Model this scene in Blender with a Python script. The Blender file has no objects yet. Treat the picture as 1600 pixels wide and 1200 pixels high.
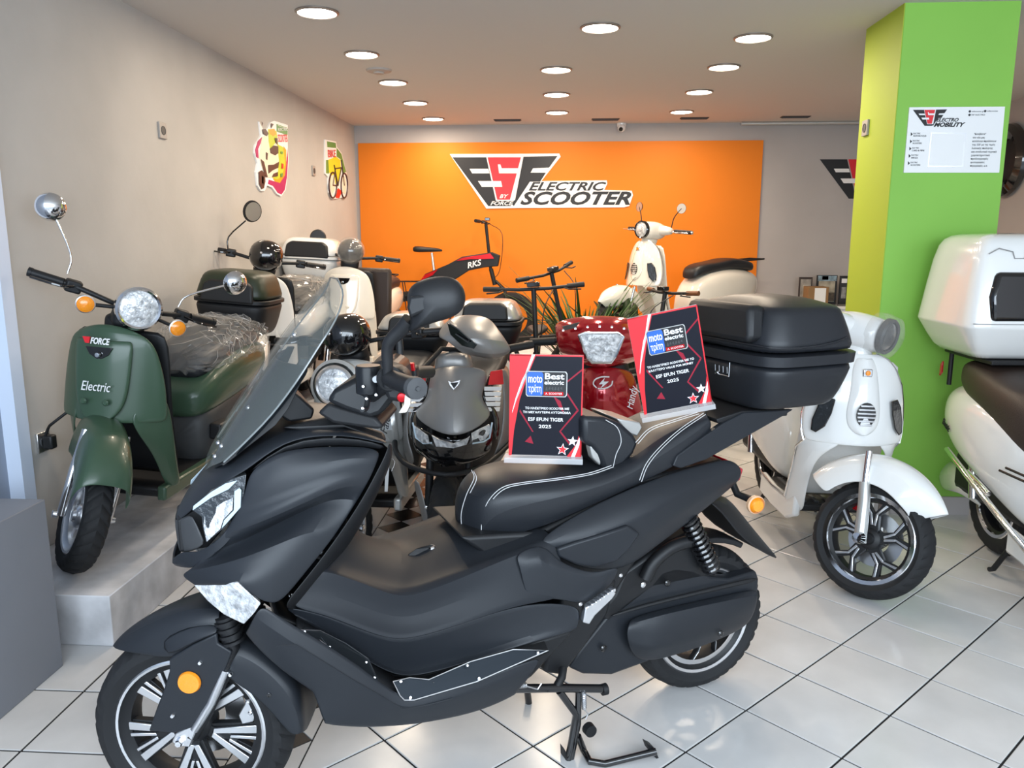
import bpy, bmesh, random
from math import *
from mathutils import Vector as V, Matrix
random.seed(7)
SC = bpy.context.scene
COL = SC.collection
# ---------------------------------------------------------------- camera, world, lights, exposure
F = 1245.0; PIT = atan(228 / F); YAW = atan(79 * cos(PIT) / F); CH = 1.5
cd = bpy.data.cameras.new('camera'); cam = bpy.data.objects.new('camera', cd); COL.objects.link(cam)
cd.sensor_width = 36; cd.lens = 36 * F / 1600; cd.clip_start = .02
cam.location = (0, 0, CH); cam.rotation_euler = (pi / 2 - PIT, 0, YAW)
SC.camera = cam
SC.view_settings.view_transform = 'Standard'; SC.view_settings.look = 'None'
SC.view_settings.gamma = 1; SC.view_settings.use_curve_mapping = False
SC.view_settings.exposure = 0.22
wd = bpy.data.worlds.new('daylight'); SC.world = wd; wd.use_nodes = True
bg = wd.node_tree.nodes['Background']; bg.inputs[0].default_value = (.72, .85, 1, 1); bg.inputs[1].default_value = 1.0
def area(name, loc, rot, sx, sy, en, col, shape='RECTANGLE'):
    l = bpy.data.lights.new(name, 'AREA'); l.shape = shape; l.size = sx; l.size_y = sy; l.energy = en; l.color = col
    o = bpy.data.objects.new(name, l); o.location = loc; o.rotation_euler = rot; COL.objects.link(o); return o
area('shopfront_daylight', (.6, -1.0, 1.85), (radians(82), 0, 0), 6.0, 1.5, 195, (.76, .88, 1.0))
DOWN_E = 10; DOWN_C = (1, .82, .62)
# ---------------------------------------------------------------- materials
def mat(name, col, rough=.5, metal=0, coat=0, bump=0, bscale=60, var=0, vscale=4, alpha=1, trans=0, emit=None, es=0, ior=1.45, spec=.5, bdist=.003):
    m = bpy.data.materials.new(name); m.use_nodes = True; nt = m.node_tree; b = nt.nodes['Principled BSDF']
    c = (*col, 1)
    b.inputs['Base Color'].default_value = c; b.inputs['Roughness'].default_value = rough
    b.inputs['Metallic'].default_value = metal; b.inputs['Coat Weight'].default_value = coat
    b.inputs['Coat Roughness'].default_value = .06
    b.inputs['Alpha'].default_value = alpha; b.inputs['Transmission Weight'].default_value = trans
    b.inputs['IOR'].default_value = ior; b.inputs['Specular IOR Level'].default_value = spec
    if emit: b.inputs['Emission Color'].default_value = (*emit, 1); b.inputs['Emission Strength'].default_value = es
    if bump or var:
        tc = nt.nodes.new('ShaderNodeTexCoord')
    if bump:
        n = nt.nodes.new('ShaderNodeTexNoise'); n.inputs['Scale'].default_value = bscale; n.inputs['Detail'].default_value = 4
        bp = nt.nodes.new('ShaderNodeBump'); bp.inputs['Strength'].default_value = bump; bp.inputs['Distance'].default_value = bdist
        nt.links.new(tc.outputs['Object'], n.inputs['Vector']); nt.links.new(n.outputs[0], bp.inputs['Height']); nt.links.new(bp.outputs[0], b.inputs['Normal'])
    if var:
        n = nt.nodes.new('ShaderNodeTexNoise'); n.inputs['Scale'].default_value = vscale; n.inputs['Detail'].default_value = 6
        r = nt.nodes.new('ShaderNodeValToRGB'); r.color_ramp.elements[0].position = .3; r.color_ramp.elements[1].position = .7
        r.color_ramp.elements[0].color = (*[x * (1 - var) for x in col], 1); r.color_ramp.elements[1].color = (*[min(1, x * (1 + var * .5)) for x in col], 1)
        nt.links.new(tc.outputs['Object'], n.inputs['Vector']); nt.links.new(n.outputs[0], r.inputs[0]); nt.links.new(r.outputs[0], b.inputs['Base Color'])
    return m
M = {}
M['black'] = mat('matte_black_paint', (.017, .0195, .024), .40, bump=.15, bscale=900, bdist=.0004, spec=.42)
M['black2'] = mat('black_plastic', (.009, .0095, .011), .5, bump=.1, bscale=700, bdist=.0004)
M['gblack'] = mat('glossy_black', (.006, .006, .007), .08, coat=1)
M['sblack'] = mat('satin_black_trim', (.010, .011, .013), .3, spec=.3)
M['rubber'] = mat('tyre_rubber', (.012, .0125, .014), .75, bump=.2, bscale=300, bdist=.0006)
M['vinyl'] = mat('seat_vinyl', (.014, .016, .020), .40, bump=.5, bscale=420, bdist=.0008)
M['stitch'] = mat('pale_stitching', (.6, .6, .6), .8)
M['chrome'] = mat('chrome', (.85, .86, .88), .09, 1)
M['alu'] = mat('machined_aluminium', (.82, .83, .85), .28, 1)
M['silver'] = mat('silver_paint', (.55, .55, .53), .3, .6, coat=.5)
M['white'] = mat('white_paint', (.80, .80, .78), .18, coat=.8)
M['cream'] = mat('pearl_white_paint', (.80, .76, .68), .16, coat=.8)
M['green'] = mat('satin_green_paint', (.045, .085, .052), .3, coat=.15)
M['dgreen'] = mat('dark_green_paint', (.05, .07, .035), .35)
M['red'] = mat('metallic_red_paint', (.42, .006, .015), .14, .35, coat=1)
M['grey'] = mat('satin_grey_paint', (.27, .26, .25), .34, .35)
M['dgrey'] = mat('dark_grey_plastic', (.05, .052, .055), .5)
M['amber'] = mat('amber_lens', (.95, .30, .01), .15, coat=1, bump=.8, bscale=120)
M['redlens'] = mat('red_lens', (.45, .01, .02), .12, coat=1)
M['lens'] = mat('faceted_clear_lens', (.80, .83, .86), .10, .25, coat=1, bump=1, bscale=45, bdist=.012, var=.55, vscale=45)
M['ledwhite'] = mat('frosted_light_guide', (.50, .62, .70), .25, coat=.6)
M['glassy'] = mat('dark_lens', (.04, .045, .05), .06, .3, coat=1, bump=.6, bscale=50, bdist=.006)
M['film'] = mat('crinkled_clear_film', (.62, .60, .57), .10, 0, alpha=.20, coat=1, spec=1)
M['fold'] = mat('film_fold_highlight', (.62, .58, .53), .12, 0, alpha=.6, coat=1)
M['screen'] = mat('smoked_acrylic', (.20, .22, .21), .05, 0, alpha=.24, coat=.6)
M['screen2'] = mat('dark_smoked_acrylic', (.008, .010, .012), .35, 0, alpha=.95, spec=.15)
M['acryl'] = mat('clear_acrylic', (.92, .93, .95), .04, 0, alpha=.35, coat=1)
M['brown'] = mat('brown_leather', (.16, .06, .022), .45, bump=.3, bscale=200)
M['dbrown'] = mat('dark_brown_vinyl', (.04, .027, .022), .45, bump=.3, bscale=300)
M['redp'] = mat('red_print', (.72, .02, .03), .4)
M['whitep'] = mat('white_print', (.85, .85, .85), .5)
M['blackp'] = mat('black_print', (.012, .012, .014), .45)
M['bluep'] = mat('blue_print', (.02, .12, .55), .4)
M['redenamel'] = mat('red_anodised', (.6, .01, .015), .25, .5)
# ---------------------------------------------------------------- geometry helpers
CT = [Matrix.Identity(4)]
def tag(o, label, cat, group=None, kind=None):
    if label: o['label'] = label
    if cat: o['category'] = cat
    if group: o['group'] = group
    if kind: o['kind'] = kind
    return o
def thing(name, label, cat, M4=None, group=None):
    o = bpy.data.objects.new(name, None); COL.objects.link(o); o.empty_display_size = .1
    if M4 is not None: o.matrix_world = M4
    return tag(o, label, cat, group)
def mk(name, vs, fs, m, parent=None, sub=0, bev=0, solid=0, smooth=True, off=-1, bseg=2, ang=35, label=None):
    me = bpy.data.meshes.new(name); T = CT[0]
    me.from_pydata([tuple(T @ V(v)) for v in vs], [], fs); me.validate()
    bm = bmesh.new(); bm.from_mesh(me); bmesh.ops.recalc_face_normals(bm, faces=bm.faces); bm.to_mesh(me); bm.free()
    if smooth:
        for p in me.polygons: p.use_smooth = True
        if not sub: me.set_sharp_from_angle(angle=radians(ang))
    me.materials.append(M[m] if isinstance(m, str) else m)
    o = bpy.data.objects.new(name, me); COL.objects.link(o)
    if parent is not None: o.parent = parent
    if solid: s = o.modifiers.new('solid', 'SOLIDIFY'); s.thickness = solid; s.offset = off
    if bev: b = o.modifiers.new('bevel', 'BEVEL'); b.width = bev; b.segments = bseg; b.limit_method = 'ANGLE'; b.angle_limit = radians(ang)
    if sub: s = o.modifiers.new('sub', 'SUBSURF'); s.levels = s.render_levels = sub
    if label: o['label'] = label
    return o
def setmat(o, m4): o.matrix_local = m4; return o
def grid(name, rows, m, parent=None, sub=1, solid=.005, mir=True, off=-1, both=False, label=None, cr_=(), cc=()):
    """rows of equal-length point lists -> smooth sheet; mir adds the y-mirrored copy (welded where y is 0)"""
    vs = []; fs = []
    if mir and min(p[1] for r in rows for p in r) > .02:
        grid(name, [[(p[0], -p[1], p[2]) for p in r] for r in rows], m, parent, sub, solid, False, label=label, cr_=cr_, cc=cc); mir = False
    def add(rows, s):
        b = len(vs); nc = len(rows[0])
        for r in rows:
            for p in r: vs.append((p[0], p[1] * s, p[2]))
        for i in range(len(rows) - 1):
            for j in range(nc - 1):
                a = b + i * nc + j; q = [a, a + 1, a + nc + 1, a + nc]
                fs.append(q if s > 0 else q[::-1])
    add(rows, 1)
    if mir: add(rows, -1)
    o = mk(name, vs, fs, m, parent, 0, 0, 0, label=label)
    bm = bmesh.new(); bm.from_mesh(o.data); nc = len(rows[0]); nr = len(rows)
    if cr_ or cc:
        cl = bm.edges.layers.float.get('crease_edge') or bm.edges.layers.float.new('crease_edge')
        for e in bm.edges:
            a, b = e.verts[0].index, e.verts[1].index; a %= nr * nc; b %= nr * nc
            if a // nc == b // nc and a // nc in cr_: e[cl] = .75
            if a % nc == b % nc and a % nc in cc: e[cl] = .75
    bmesh.ops.remove_doubles(bm, verts=bm.verts, dist=.0006)
    bmesh.ops.recalc_face_normals(bm, faces=bm.faces); bm.to_mesh(o.data); bm.free()
    for p in o.data.polygons: p.use_smooth = True
    if solid: s = o.modifiers.new('solid', 'SOLIDIFY'); s.thickness = solid; s.offset = 0
    if sub: s = o.modifiers.new('sub', 'SUBSURF'); s.levels = s.render_levels = sub
    return o
def prism(name, pts, off, m, parent=None, bev=.002, mir=False, sub=0, label=None, ang=30, inset=0, rise=0):
    """outline pts (3D) extruded by vector off; optional inset step on the outer face"""
    off = V(off); n = len(pts); vs = []; fs = []
    def one(s):
        b = len(vs)
        P = [V(p) for p in pts]
        if s < 0: P = [V((p.x, -p.y, p.z)) for p in P]
        O = off if s > 0 else V((off.x, -off.y, off.z))
        vs.extend([tuple(p) for p in P]); vs.extend([tuple(p + O) for p in P])
        fs.append(list(range(b, b + n))); fs.append(list(range(b + 2 * n - 1, b + n - 1, -1)))
        for i in range(n): j = (i + 1) % n; fs.append([b + i, b + n + i, b + n + j, b + j])
    one(1)
    if mir: prism(name, [(p[0], -p[1], p[2]) for p in pts], (off.x, -off.y, off.z), m, parent, bev, False, sub, label, ang)
    o = mk(name, vs, fs, m, parent, 0, 0, 0, ang=ang, label=label)
    if inset:
        bm = bmesh.new(); bm.from_mesh(o.data); bm.faces.ensure_lookup_table()
        fcs = [f for f in bm.faces if len(f.verts) == n and n > 4][0::2] if n > 4 else [bm.faces[0]]
        r = bmesh.ops.inset_region(bm, faces=fcs, thickness=inset, depth=rise, use_even_offset=True)
        bm.to_mesh(o.data); bm.free()
        for p in o.data.polygons: p.use_smooth = True
        o.data.set_sharp_from_angle(angle=radians(ang))
    if bev: b = o.modifiers.new('bevel', 'BEVEL'); b.width = bev; b.segments = 2; b.limit_method = 'ANGLE'; b.angle_limit = radians(ang)
    if sub: s = o.modifiers.new('sub', 'SUBSURF'); s.levels = s.render_levels = sub
    return o
def cr(pts, k=4):
    """catmull-rom resample"""
    P = [V(p) for p in pts]
    if len(P) < 3: return P
    P = [2 * P[0] - P[1]] + P + [2 * P[-1] - P[-2]]; out = []
    for i in range(1, len(P) - 2):
        for t in [j / k for j in range(k)]:
            a, b, c, d = P[i - 1], P[i], P[i + 1], P[i + 2]
            out.append(.5 * ((2 * b) + (c - a) * t + (2 * a - 5 * b + 4 * c - d) * t * t + (3 * b - a - 3 * c + d) * t ** 3))
    out.append(P[-2]); return out
def tubegeo(pts, r, n=8, caps=True):
    P = [V(p) for p in pts]; vs = []; fs = []; R = r if isinstance(r, (list, tuple)) else [r] * len(P)
    if len(R) != len(P): R = [R[0] + (R[-1] - R[0]) * i / (len(P) - 1) for i in range(len(P))]
    t0 = (P[1] - P[0]).normalized(); u = t0.orthogonal().normalized()
    for i, p in enumerate(P):
        t = (P[min(i + 1, len(P) - 1)] - P[max(i - 1, 0)]).normalized()
        u = (u - t * u.dot(t)).normalized(); w = t.cross(u)
        for k in range(n): a = 2 * pi * k / n; vs.append(tuple(p + (u * cos(a) + w * sin(a)) * R[i]))
    for i in range(len(P) - 1):
        for k in range(n): k2 = (k + 1) % n; fs.append([i * n + k, i * n + k2, (i + 1) * n + k2, (i + 1) * n + k])
    if caps: fs.append(list(range(n))[::-1]); fs.append([(len(P) - 1) * n + k for k in range(n)])
    return vs, fs
def join(gs):
    vs = []; fs = []
    for a, b in gs:
        o = len(vs); vs += list(a); fs += [[i + o for i in f] for f in b]
    return vs, fs
def mirg(g): return join([g, ([(x, -y, z) for x, y, z in g[0]], [f[::-1] for f in g[1]])])
def tube(name, pts, r, m, parent=None, n=8, smoothk=0, mir=False, label=None):
    if smoothk: pts = cr(pts, smoothk)
    g = tubegeo(pts, r, n)
    if mir and abs(pts[0][1]) < 1e-4: g = mirg(g)
    elif mir: q = mirg(([], [])); mk(name, [(a, -b, c) for a, b, c in g[0]], [f[::-1] for f in g[1]], m, parent, ang=50)
    return mk(name, g[0], g[1], m, parent, ang=50, label=label)
def lathegeo(prof, c, ax, n=32, closed=False, ref=None):
    c = V(c); ax = V(ax).normalized(); u = V(ref).normalized() if ref else ax.orthogonal().normalized(); w = ax.cross(u); vs = []; fs = []; k = len(prof)
    for i in range(n):
        a = 2 * pi * i / n
        for r, h in prof: vs.append(tuple(c + ax * h + (u * cos(a) + w * sin(a)) * r))
    for i in range(n):
        j = (i + 1) % n
        for q in range(k - 1 + (1 if closed else 0)):
            q2 = (q + 1) % k
            if prof[q][0] < 1e-6 and prof[q2][0] < 1e-6: continue
            fs.append([i * k + q, j * k + q, j * k + q2, i * k + q2])
    return vs, fs
def lathe(name, prof, c, ax, m, parent=None, n=32, closed=False, mir=False, label=None, ang=40):
    g = lathegeo(prof, c, ax, n, closed)
    if mir: g = mirg(g)
    o = mk(name, g[0], g[1], m, parent, ang=ang, label=label)
    bm = bmesh.new(); bm.from_mesh(o.data); bmesh.ops.remove_doubles(bm, verts=bm.verts, dist=.00001); bm.to_mesh(o.data); bm.free()
    for p in o.data.polygons: p.use_smooth = True
    o.data.set_sharp_from_angle(angle=radians(ang)); return o
def boxgeo(c, s):
    x, y, z = c; a, b, d = s[0] / 2, s[1] / 2, s[2] / 2
    vs = [(x + i * a, y + j * b, z + k * d) for i in (-1, 1) for j in (-1, 1) for k in (-1, 1)]
    return vs, [[0, 1, 3, 2], [4, 6, 7, 5], [0, 4, 5, 1], [2, 3, 7, 6], [0, 2, 6, 4], [1, 5, 7, 3]]
def box(name, c, s, m, parent=None, bev=0, mir=False, label=None, sub=0):
    g = boxgeo(c, s)
    if mir: g = mirg(g)
    return mk(name, g[0], g[1], m, parent, bev=bev, smooth=bool(bev or sub), label=label, sub=sub)
def b2(name, lo, hi, m, parent=None, bev=0, label=None):
    return box(name, [(a + b) / 2 for a, b in zip(lo, hi)], [abs(b - a) for a, b in zip(lo, hi)], m, parent, bev, label=label)
def seq(v, e): return (abs(v) ** e) * (1 if v >= 0 else -1)
def sup(name, c, s, m, parent=None, e1=1, e2=1, nu=24, nv=14, mir=False, label=None, rot=None):
    """superellipsoid, half sizes s"""
    vs = []; fs = []; c = V(c); R = rot or Matrix.Identity(3)
    for i in range(nv + 1):
        f = -pi / 2 + pi * i / nv
        for j in range(nu):
            t = 2 * pi * j / nu
            vs.append(tuple(c + R @ V((s[0] * seq(cos(f), e1) * seq(cos(t), e2), s[1] * seq(cos(f), e1) * seq(sin(t), e2), s[2] * seq(sin(f), e1)))))
    for i in range(nv):
        for j in range(nu): k = (j + 1) % nu; fs.append([i * nu + j, i * nu + k, (i + 1) * nu + k, (i + 1) * nu + j])
    g = (vs, fs)
    if mir: g = mirg(g)
    o = mk(name, g[0], g[1], m, parent, ang=50, label=label)
    bm = bmesh.new(); bm.from_mesh(o.data); bmesh.ops.remove_doubles(bm, verts=bm.verts, dist=.00005); bm.to_mesh(o.data); bm.free()
    return o
def loft(name, rings, m, parent=None, sub=1, caps=True, label=None, bev=0, smooth=True, solid=0):
    n = len(rings[0]); vs = [tuple(p) for r in rings for p in r]; fs = []
    for i in range(len(rings) - 1):
        for k in range(n): q = (k + 1) % n; fs.append([i * n + k, i * n + q, (i + 1) * n + q, (i + 1) * n + k])
    if caps: fs.append(list(range(n))[::-1]); fs.append([(len(rings) - 1) * n + k for k in range(n)])
    return mk(name, vs, fs, m, parent, sub=sub, label=label, bev=bev, smooth=smooth, solid=solid)
def loftx(name, secs, m, parent=None, sub=1, n=16, label=None, y0=0):
    """sections along x: (x, zbot, ztop, halfwidth, exponent[, y])"""
    rings = []
    for s in secs:
        x, zb, zt, hw, e = s[:5]; cy = s[5] if len(s) > 5 else y0
        rings.append([(x, cy + hw * seq(cos(2 * pi * k / n), e), (zb + zt) / 2 + (zt - zb) / 2 * seq(sin(2 * pi * k / n), e)) for k in range(n)])
    return loft(name, rings, m, parent, sub, label=label)
def loftz(name, secs, m, parent=None, sub=1, n=20, label=None, solid=0, caps=True):
    """sections along z: (z, x0, x1, halfwidth, exponent)"""
    rings = []
    for z, x0, x1, hw, e in secs:
        rings.append([((x0 + x1) / 2 + (x1 - x0) / 2 * seq(cos(2 * pi * k / n), e), hw * seq(sin(2 * pi * k / n), e), z) for k in range(n)])
    return loft(name, rings, m, parent, sub, label=label, solid=solid, caps=caps)
def rotm(deg, ax='Z'): return Matrix.Rotation(radians(deg), 4, ax)
def frame(x, y, z, hx, hy, lean=0, pitch=0):
    """matrix whose local +x is heading (hx,hy), local +y is left"""
    return Matrix.Translation((x, y, z)) @ Matrix.Rotation(atan2(hy, hx), 4, 'Z') @ Matrix.Rotation(radians(-lean), 4, 'X') @ Matrix.Rotation(radians(pitch), 4, 'Y')
def ray(px, py):
    x = (px - 800) / F; y = (600 - py) / F; up = y * cos(PIT) - sin(PIT); fw = cos(PIT) + y * sin(PIT)
    return V((x * cos(YAW) - fw * sin(YAW), fw * cos(YAW) + x * sin(YAW), up))
C0 = V((0, 0, CH))
def pl(Mi, px, py, ax, val):
    """point of the photo's sight line on the plane local[ax]=val of a body frame"""
    o = Mi @ C0; d = Mi.to_3x3() @ ray(px, py); return o + d * ((val - o[ax]) / d[ax])
def plane_pt(px, py, ax, val): return pl(Matrix.Identity(4), px, py, ax, val)
FONT = {}
def text(name, s, size, m, parent, M4, shear=0, ext=.0008, align='CENTER', spacing=1, bold=0, width=None, sx=1):
    """flat lettering as a mesh; M4 maps text x,y (metres) into the parent's space"""
    c = bpy.data.curves.new(name, 'FONT'); c.body = s; c.size = size; c.extrude = ext; c.align_x = align; c.align_y = 'CENTER'
    c.shear = shear; c.space_character = spacing; c.offset = bold; c.resolution_u = 3
    o = bpy.data.objects.new(name, c); COL.objects.link(o); bpy.context.view_layer.update()
    me = bpy.data.meshes.new_from_object(o); bpy.data.objects.remove(o); bpy.data.curves.remove(c)
    k = sx
    if width:
        xs = [v.co.x for v in me.vertices]; k = width / max(.001, max(xs) - min(xs))
    me.transform(CT[0] @ M4 @ Matrix.Diagonal((k, 1, 1, 1))); me.materials.clear(); me.materials.append(M[m])
    o = bpy.data.objects.new(name, me); COL.objects.link(o); o.parent = parent; return o
def basis(o, x, y):
    """4x4 from origin and two axes"""
    x = V(x).normalized(); y = V(y); z = x.cross(y).normalized(); y = z.cross(x)
    return Matrix(((x.x, y.x, z.x, o[0]), (x.y, y.y, z.y, o[1]), (x.z, y.z, z.z, o[2]), (0, 0, 0, 1)))
# ================================================================ THE ROOM
XL = -2.185; YB = 8.543; ZC = 2.65; XR = 3.8; YF = -1.2
mplaster = mat('warm_grey_plaster', (.48, .46, .435), .85, bump=.3, bscale=18, var=.10, vscale=1.7, bdist=.004)
mceil = mat('ceiling_paint', (.60, .575, .545), .9)
mback = mat('back_wall_paint', (.44, .41, .40), .85, var=.08, vscale=1.5)
morange = mat('orange_paint', (.76, .20, .001), .6, var=.05, vscale=1)
mgreenp = mat('lime_green_paint', (.24, .52, .075), .6, var=.06, vscale=1.5)
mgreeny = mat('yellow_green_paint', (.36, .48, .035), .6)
mgrout = mat('dark_grout', (.008, .008, .009), .9)
mtile = mat('pale_stone_tile', (.61, .60, .59), .2, bump=.08, bscale=8, var=.12, vscale=3.5, bdist=.002)
mtileb = mat('dark_tile', (.02, .02, .022), .25)
mtrim = mat('white_frame_paint', (.66, .74, .88), .4)
mstep = mat('scuffed_white_plaster', (.64, .64, .66), .8, bump=.4, bscale=20, var=.32, vscale=6, bdist=.003)
mbox = mat('grey_laminate', (.20, .215, .25), .55, var=.04, vscale=1)
def struct(name, lo, hi, m):
    o = b2(name, lo, hi, m); o['kind'] = 'structure'; return o
struct('wall_left', (XL - .15, 3.05, 0), (XL, YB, ZC), mplaster)
struct('wall_back', (XL - .15, YB, 0), (XR + .15, YB + .15, ZC), mback)
struct('wall_right', (XR, YF, 0), (XR + .15, YB, ZC), mback)
struct('ceiling', (XL - .15, YF, ZC), (XR + .15, YB + .15, ZC + .1), mceil)
# front-left: white frame and a dull panel where the shopfront starts
struct('trim_1', (XL - .05, 2.98, 0), (XL + .012, 3.05, ZC), mtrim)
mpanel = mat('blue_grey_panel', (.30, .34, .42), .7)
struct('wall_front_left', (XL - .20, YF, 0), (XL - .05, 2.98, ZC), mpanel)
# accent panel, beam, skirting
struct('trim_2', (-2.145, YB - .02, 0), (2.02, YB, 2.475), morange)
op = bpy.data.objects['trim_2']; op['label'] = 'orange painted panel'
pc0 = (1.689, 4.35); pc1 = (2.245, 4.88)
struct('trim_3', (1.689, 4.35, .0), (2.245, 4.86, ZC), mgreenp)
pil = bpy.data.objects['trim_3']; pil['label'] = 'green square pillar'
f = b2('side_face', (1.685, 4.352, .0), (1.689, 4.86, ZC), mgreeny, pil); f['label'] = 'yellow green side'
b2('skirting', (1.68, 4.335, 0), (2.25, 4.35, .10), mback, pil)
struct('baseboard_back', (2.02, YB - .012, 0), (XR, YB, .08), mback)
# ---- floor: grout bed with every tile laid on it
floor = struct('floor', (XL - .3, YF, -.06), (XR + .15, YB + .15, -.004), mgrout)
S = .2265; GX, GY = -.071, 2.159; BX0, BX1 = -.957, -.743; G = .0042; TT = .006
def project(p):
    p = V(p) - C0; f0 = -p.x * sin(YAW) + p.y * cos(YAW); x = p.x * cos(YAW) + p.y * sin(YAW)
    d = f0 * cos(PIT) - p.z * sin(PIT); y = f0 * sin(PIT) + p.z * cos(PIT)
    if d < .1: return (-9999, 9999)
    return (800 + F * x / d, 600 - F * y / d)
def tile_mesh(poly, z0=-.006, z1=.0):
    n = len(poly); vs = [(x, y, z0) for x, y in poly] + [(x, y, z1 - .0012) for x, y in poly]
    cx = sum(p[0] for p in poly) / n; cy = sum(p[1] for p in poly) / n; k = .988
    vs += [(cx + (x - cx) * k, cy + (y - cy) * k, z1) for x, y in poly]
    fs = [[i, (i + 1) % n, n + (i + 1) % n, n + i] for i in range(n)] + [[n + i, n + (i + 1) % n, 2 * n + (i + 1) % n, 2 * n + i] for i in range(n)] + [list(range(2 * n, 3 * n))]
    return vs, fs
def clip(poly, xmin=None, xmax=None):
    out = []
    for i in range(len(poly)):
        a, b = poly[i], poly[(i + 1) % len(poly)]
        ia = a[0] >= xmin - 1e-6 if xmin is not None else a[0] <= xmax + 1e-6
        ib = b[0] >= xmin - 1e-6 if xmin is not None else b[0] <= xmax + 1e-6
        if ia: out.append(a)
        if ia != ib:
            v = xmin if xmin is not None else xmax; t = (v - a[0]) / (b[0] - a[0]); out.append((v, a[1] + (b[1] - a[1]) * t))
    return out
cells = []   # (polygon relative to centre, centre, kind)
sd = S - G * 1.2
for i in range(-4, 20):
    for j in range(-16, 30):
        if (i + j) % 2 == 0: continue
        cx, cy = GX + i * S, GY + j * S
        poly = [(cx - sd, cy), (cx, cy - sd), (cx + sd, cy), (cx, cy + sd)]
        if cx - S < BX1 + .02:
            poly = clip(poly, xmin=BX1 + G)
            if len(poly) < 3 or cx < BX1 - .1: continue
        if cx - S > XR or cy > YB + .1 or cy < YF: continue
        cells.append((poly, (cx, cy), 0))
for i in range(-7, 0):
    for j in range(-11, 21):
        x0 = BX0 + i * .3175; y0 = 2.04 + j * .3175
        cells.append(([(x0 + G, y0 + G), (x0 + .3175 - G, y0 + G), (x0 + .3175 - G, y0 + .3175 - G), (x0 + G, y0 + .3175 - G)], (x0 + .15, y0 + .15), 0))
cb = (BX0 + BX1) / 2; hb = (BX1 - BX0) / 2
for j in range(-16, 32):
    y0 = 2.244 + (j - .5) * .2; g = .001
    cells.append(([(cb - hb + g, y0), (cb, y0 - .1 + g), (cb + hb - g, y0), (cb, y0 + .1 - g)], (cb, y0), 1))
    for s in (-1, 1):
        cells.append(([(cb + s * (hb - g), y0 + .003), (cb + s * (hb - g), y0 + .197), (cb + s * .004, y0 + .1)][::s], (cb + s * hb * .6, y0 + .1), 0))
shared = {}; singles = []; rest = {0: [], 1: []}
for poly, c, k in cells:
    px, py = project((c[0], c[1], 0)); sz = min(abs(project((c[0], c[1] + .1, 0))[1] - py) * 2, 999)
    (singles if (-60 < px < 1660 and 700 < py < 1290 and sz > 9) else rest[k]).append((poly, c, k, py))
singles.sort(key=lambda t: -t[3])
for t in singles[290:]: rest[t[2]].append(t)
for poly, c, k, _ in singles[:290]:
    rel = tuple((round(x - c[0], 4), round(y - c[1], 4)) for x, y in poly); key = (rel, k)
    if key not in shared:
        vs, fs = tile_mesh(rel); me = bpy.data.meshes.new('tile'); me.from_pydata(vs, [], fs); me.materials.append(mtileb if k else mtile)
        bm = bmesh.new(); bm.from_mesh(me); bmesh.ops.recalc_face_normals(bm, faces=bm.faces); bm.to_mesh(me); bm.free(); shared[key] = me
    o = bpy.data.objects.new('tile', shared[key]); o.parent = floor; o.location = (c[0], c[1], random.uniform(-.0004, .0004)); COL.objects.link(o)
for k in (0, 1):
    g = join([tile_mesh(p) for p, c, kk, _ in rest[k]])
    o = mk('far_tile', g[0], g[1], mtileb if k else mtile, floor, smooth=False); o['kind'] = 'stuff'
# ---- plaster step on the left, grey plinth bottom left
st = b2('display_step', (XL + .002, 2.652, 0), (-1.655, 5.2, .2), mstep, bev=.004)
tag(st, 'low scuffed white plaster step along the left wall, under the green scooter', 'step')
st.data.materials[0] = mstep
pb = b2('plinth', (-2.2, .9, 0), (-1.76, 2.51, .62), mbox, bev=.003)
tag(pb, 'plain grey box plinth at the left edge in front of the white step', 'plinth')
g = join([boxgeo((.566, 7.73, .21), (3.568, 1.56, .42)), boxgeo((-1.7, 8.09, .21), (.964, .84, .42))]); mk('back_platform', g[0], g[1], mstep, smooth=False)
tag(bpy.data.objects['back_platform'], 'raised display platform in front of the orange wall', 'platform')
# ---- downlights, vents, smoke detector, camera, rail
mlamp = mat('lit_diffuser', (1, 1, 1), .5, emit=(1, .93, .82), es=14)
mring = mat('lamp_ring', (.28, .24, .21), .4, .6)
rows3 = {'left': [(-1.278, 4.32), (-1.285, 5.28), (-1.281, 6.21), (-1.279, 7.125), (-1.275, 8.06)],
         'middle': [(.195, 4.716), (-.058, 5.824), (-.062, 6.797), (-.065, 7.733)],
         'right': [(1.094, 5.0), (1.085, 5.811), (1.075, 6.752), (1.083, 7.767)]}
ordw = ['nearest the camera', 'second from the camera', 'third from the camera', 'fourth from the camera', 'farthest from the camera']
for rn, L in rows3.items():
    for i, (x, y) in enumerate(L):
        w = ordw[i] if i < len(L) - 1 else ordw[4]
        t = thing('ceiling_light', 'round recessed ceiling light in the %s row, %s' % (rn, w), 'ceiling light', Matrix.Translation((x, y, ZC)), 'recessed ceiling lights')
        lathe('frame', [(.098, -.001), (.112, -.001), (.112, -.006), (.100, -.012), (.098, -.001)], (0, 0, 0), (0, 0, 1), mring, t, 32)
        lathe('diffuser', [(0, -.009), (.09, -.009), (.099, -.004), (.099, -.001)], (0, 0, 0), (0, 0, 1), mlamp, t, 32)
        lo = area('lamp_glow', (0, 0, -.02), (0, 0, 0), .18, .18, DOWN_E, DOWN_C, 'DISK'); lo.parent = t
mvent = mat('brown_vent', (.09, .06, .04), .6)
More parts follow.
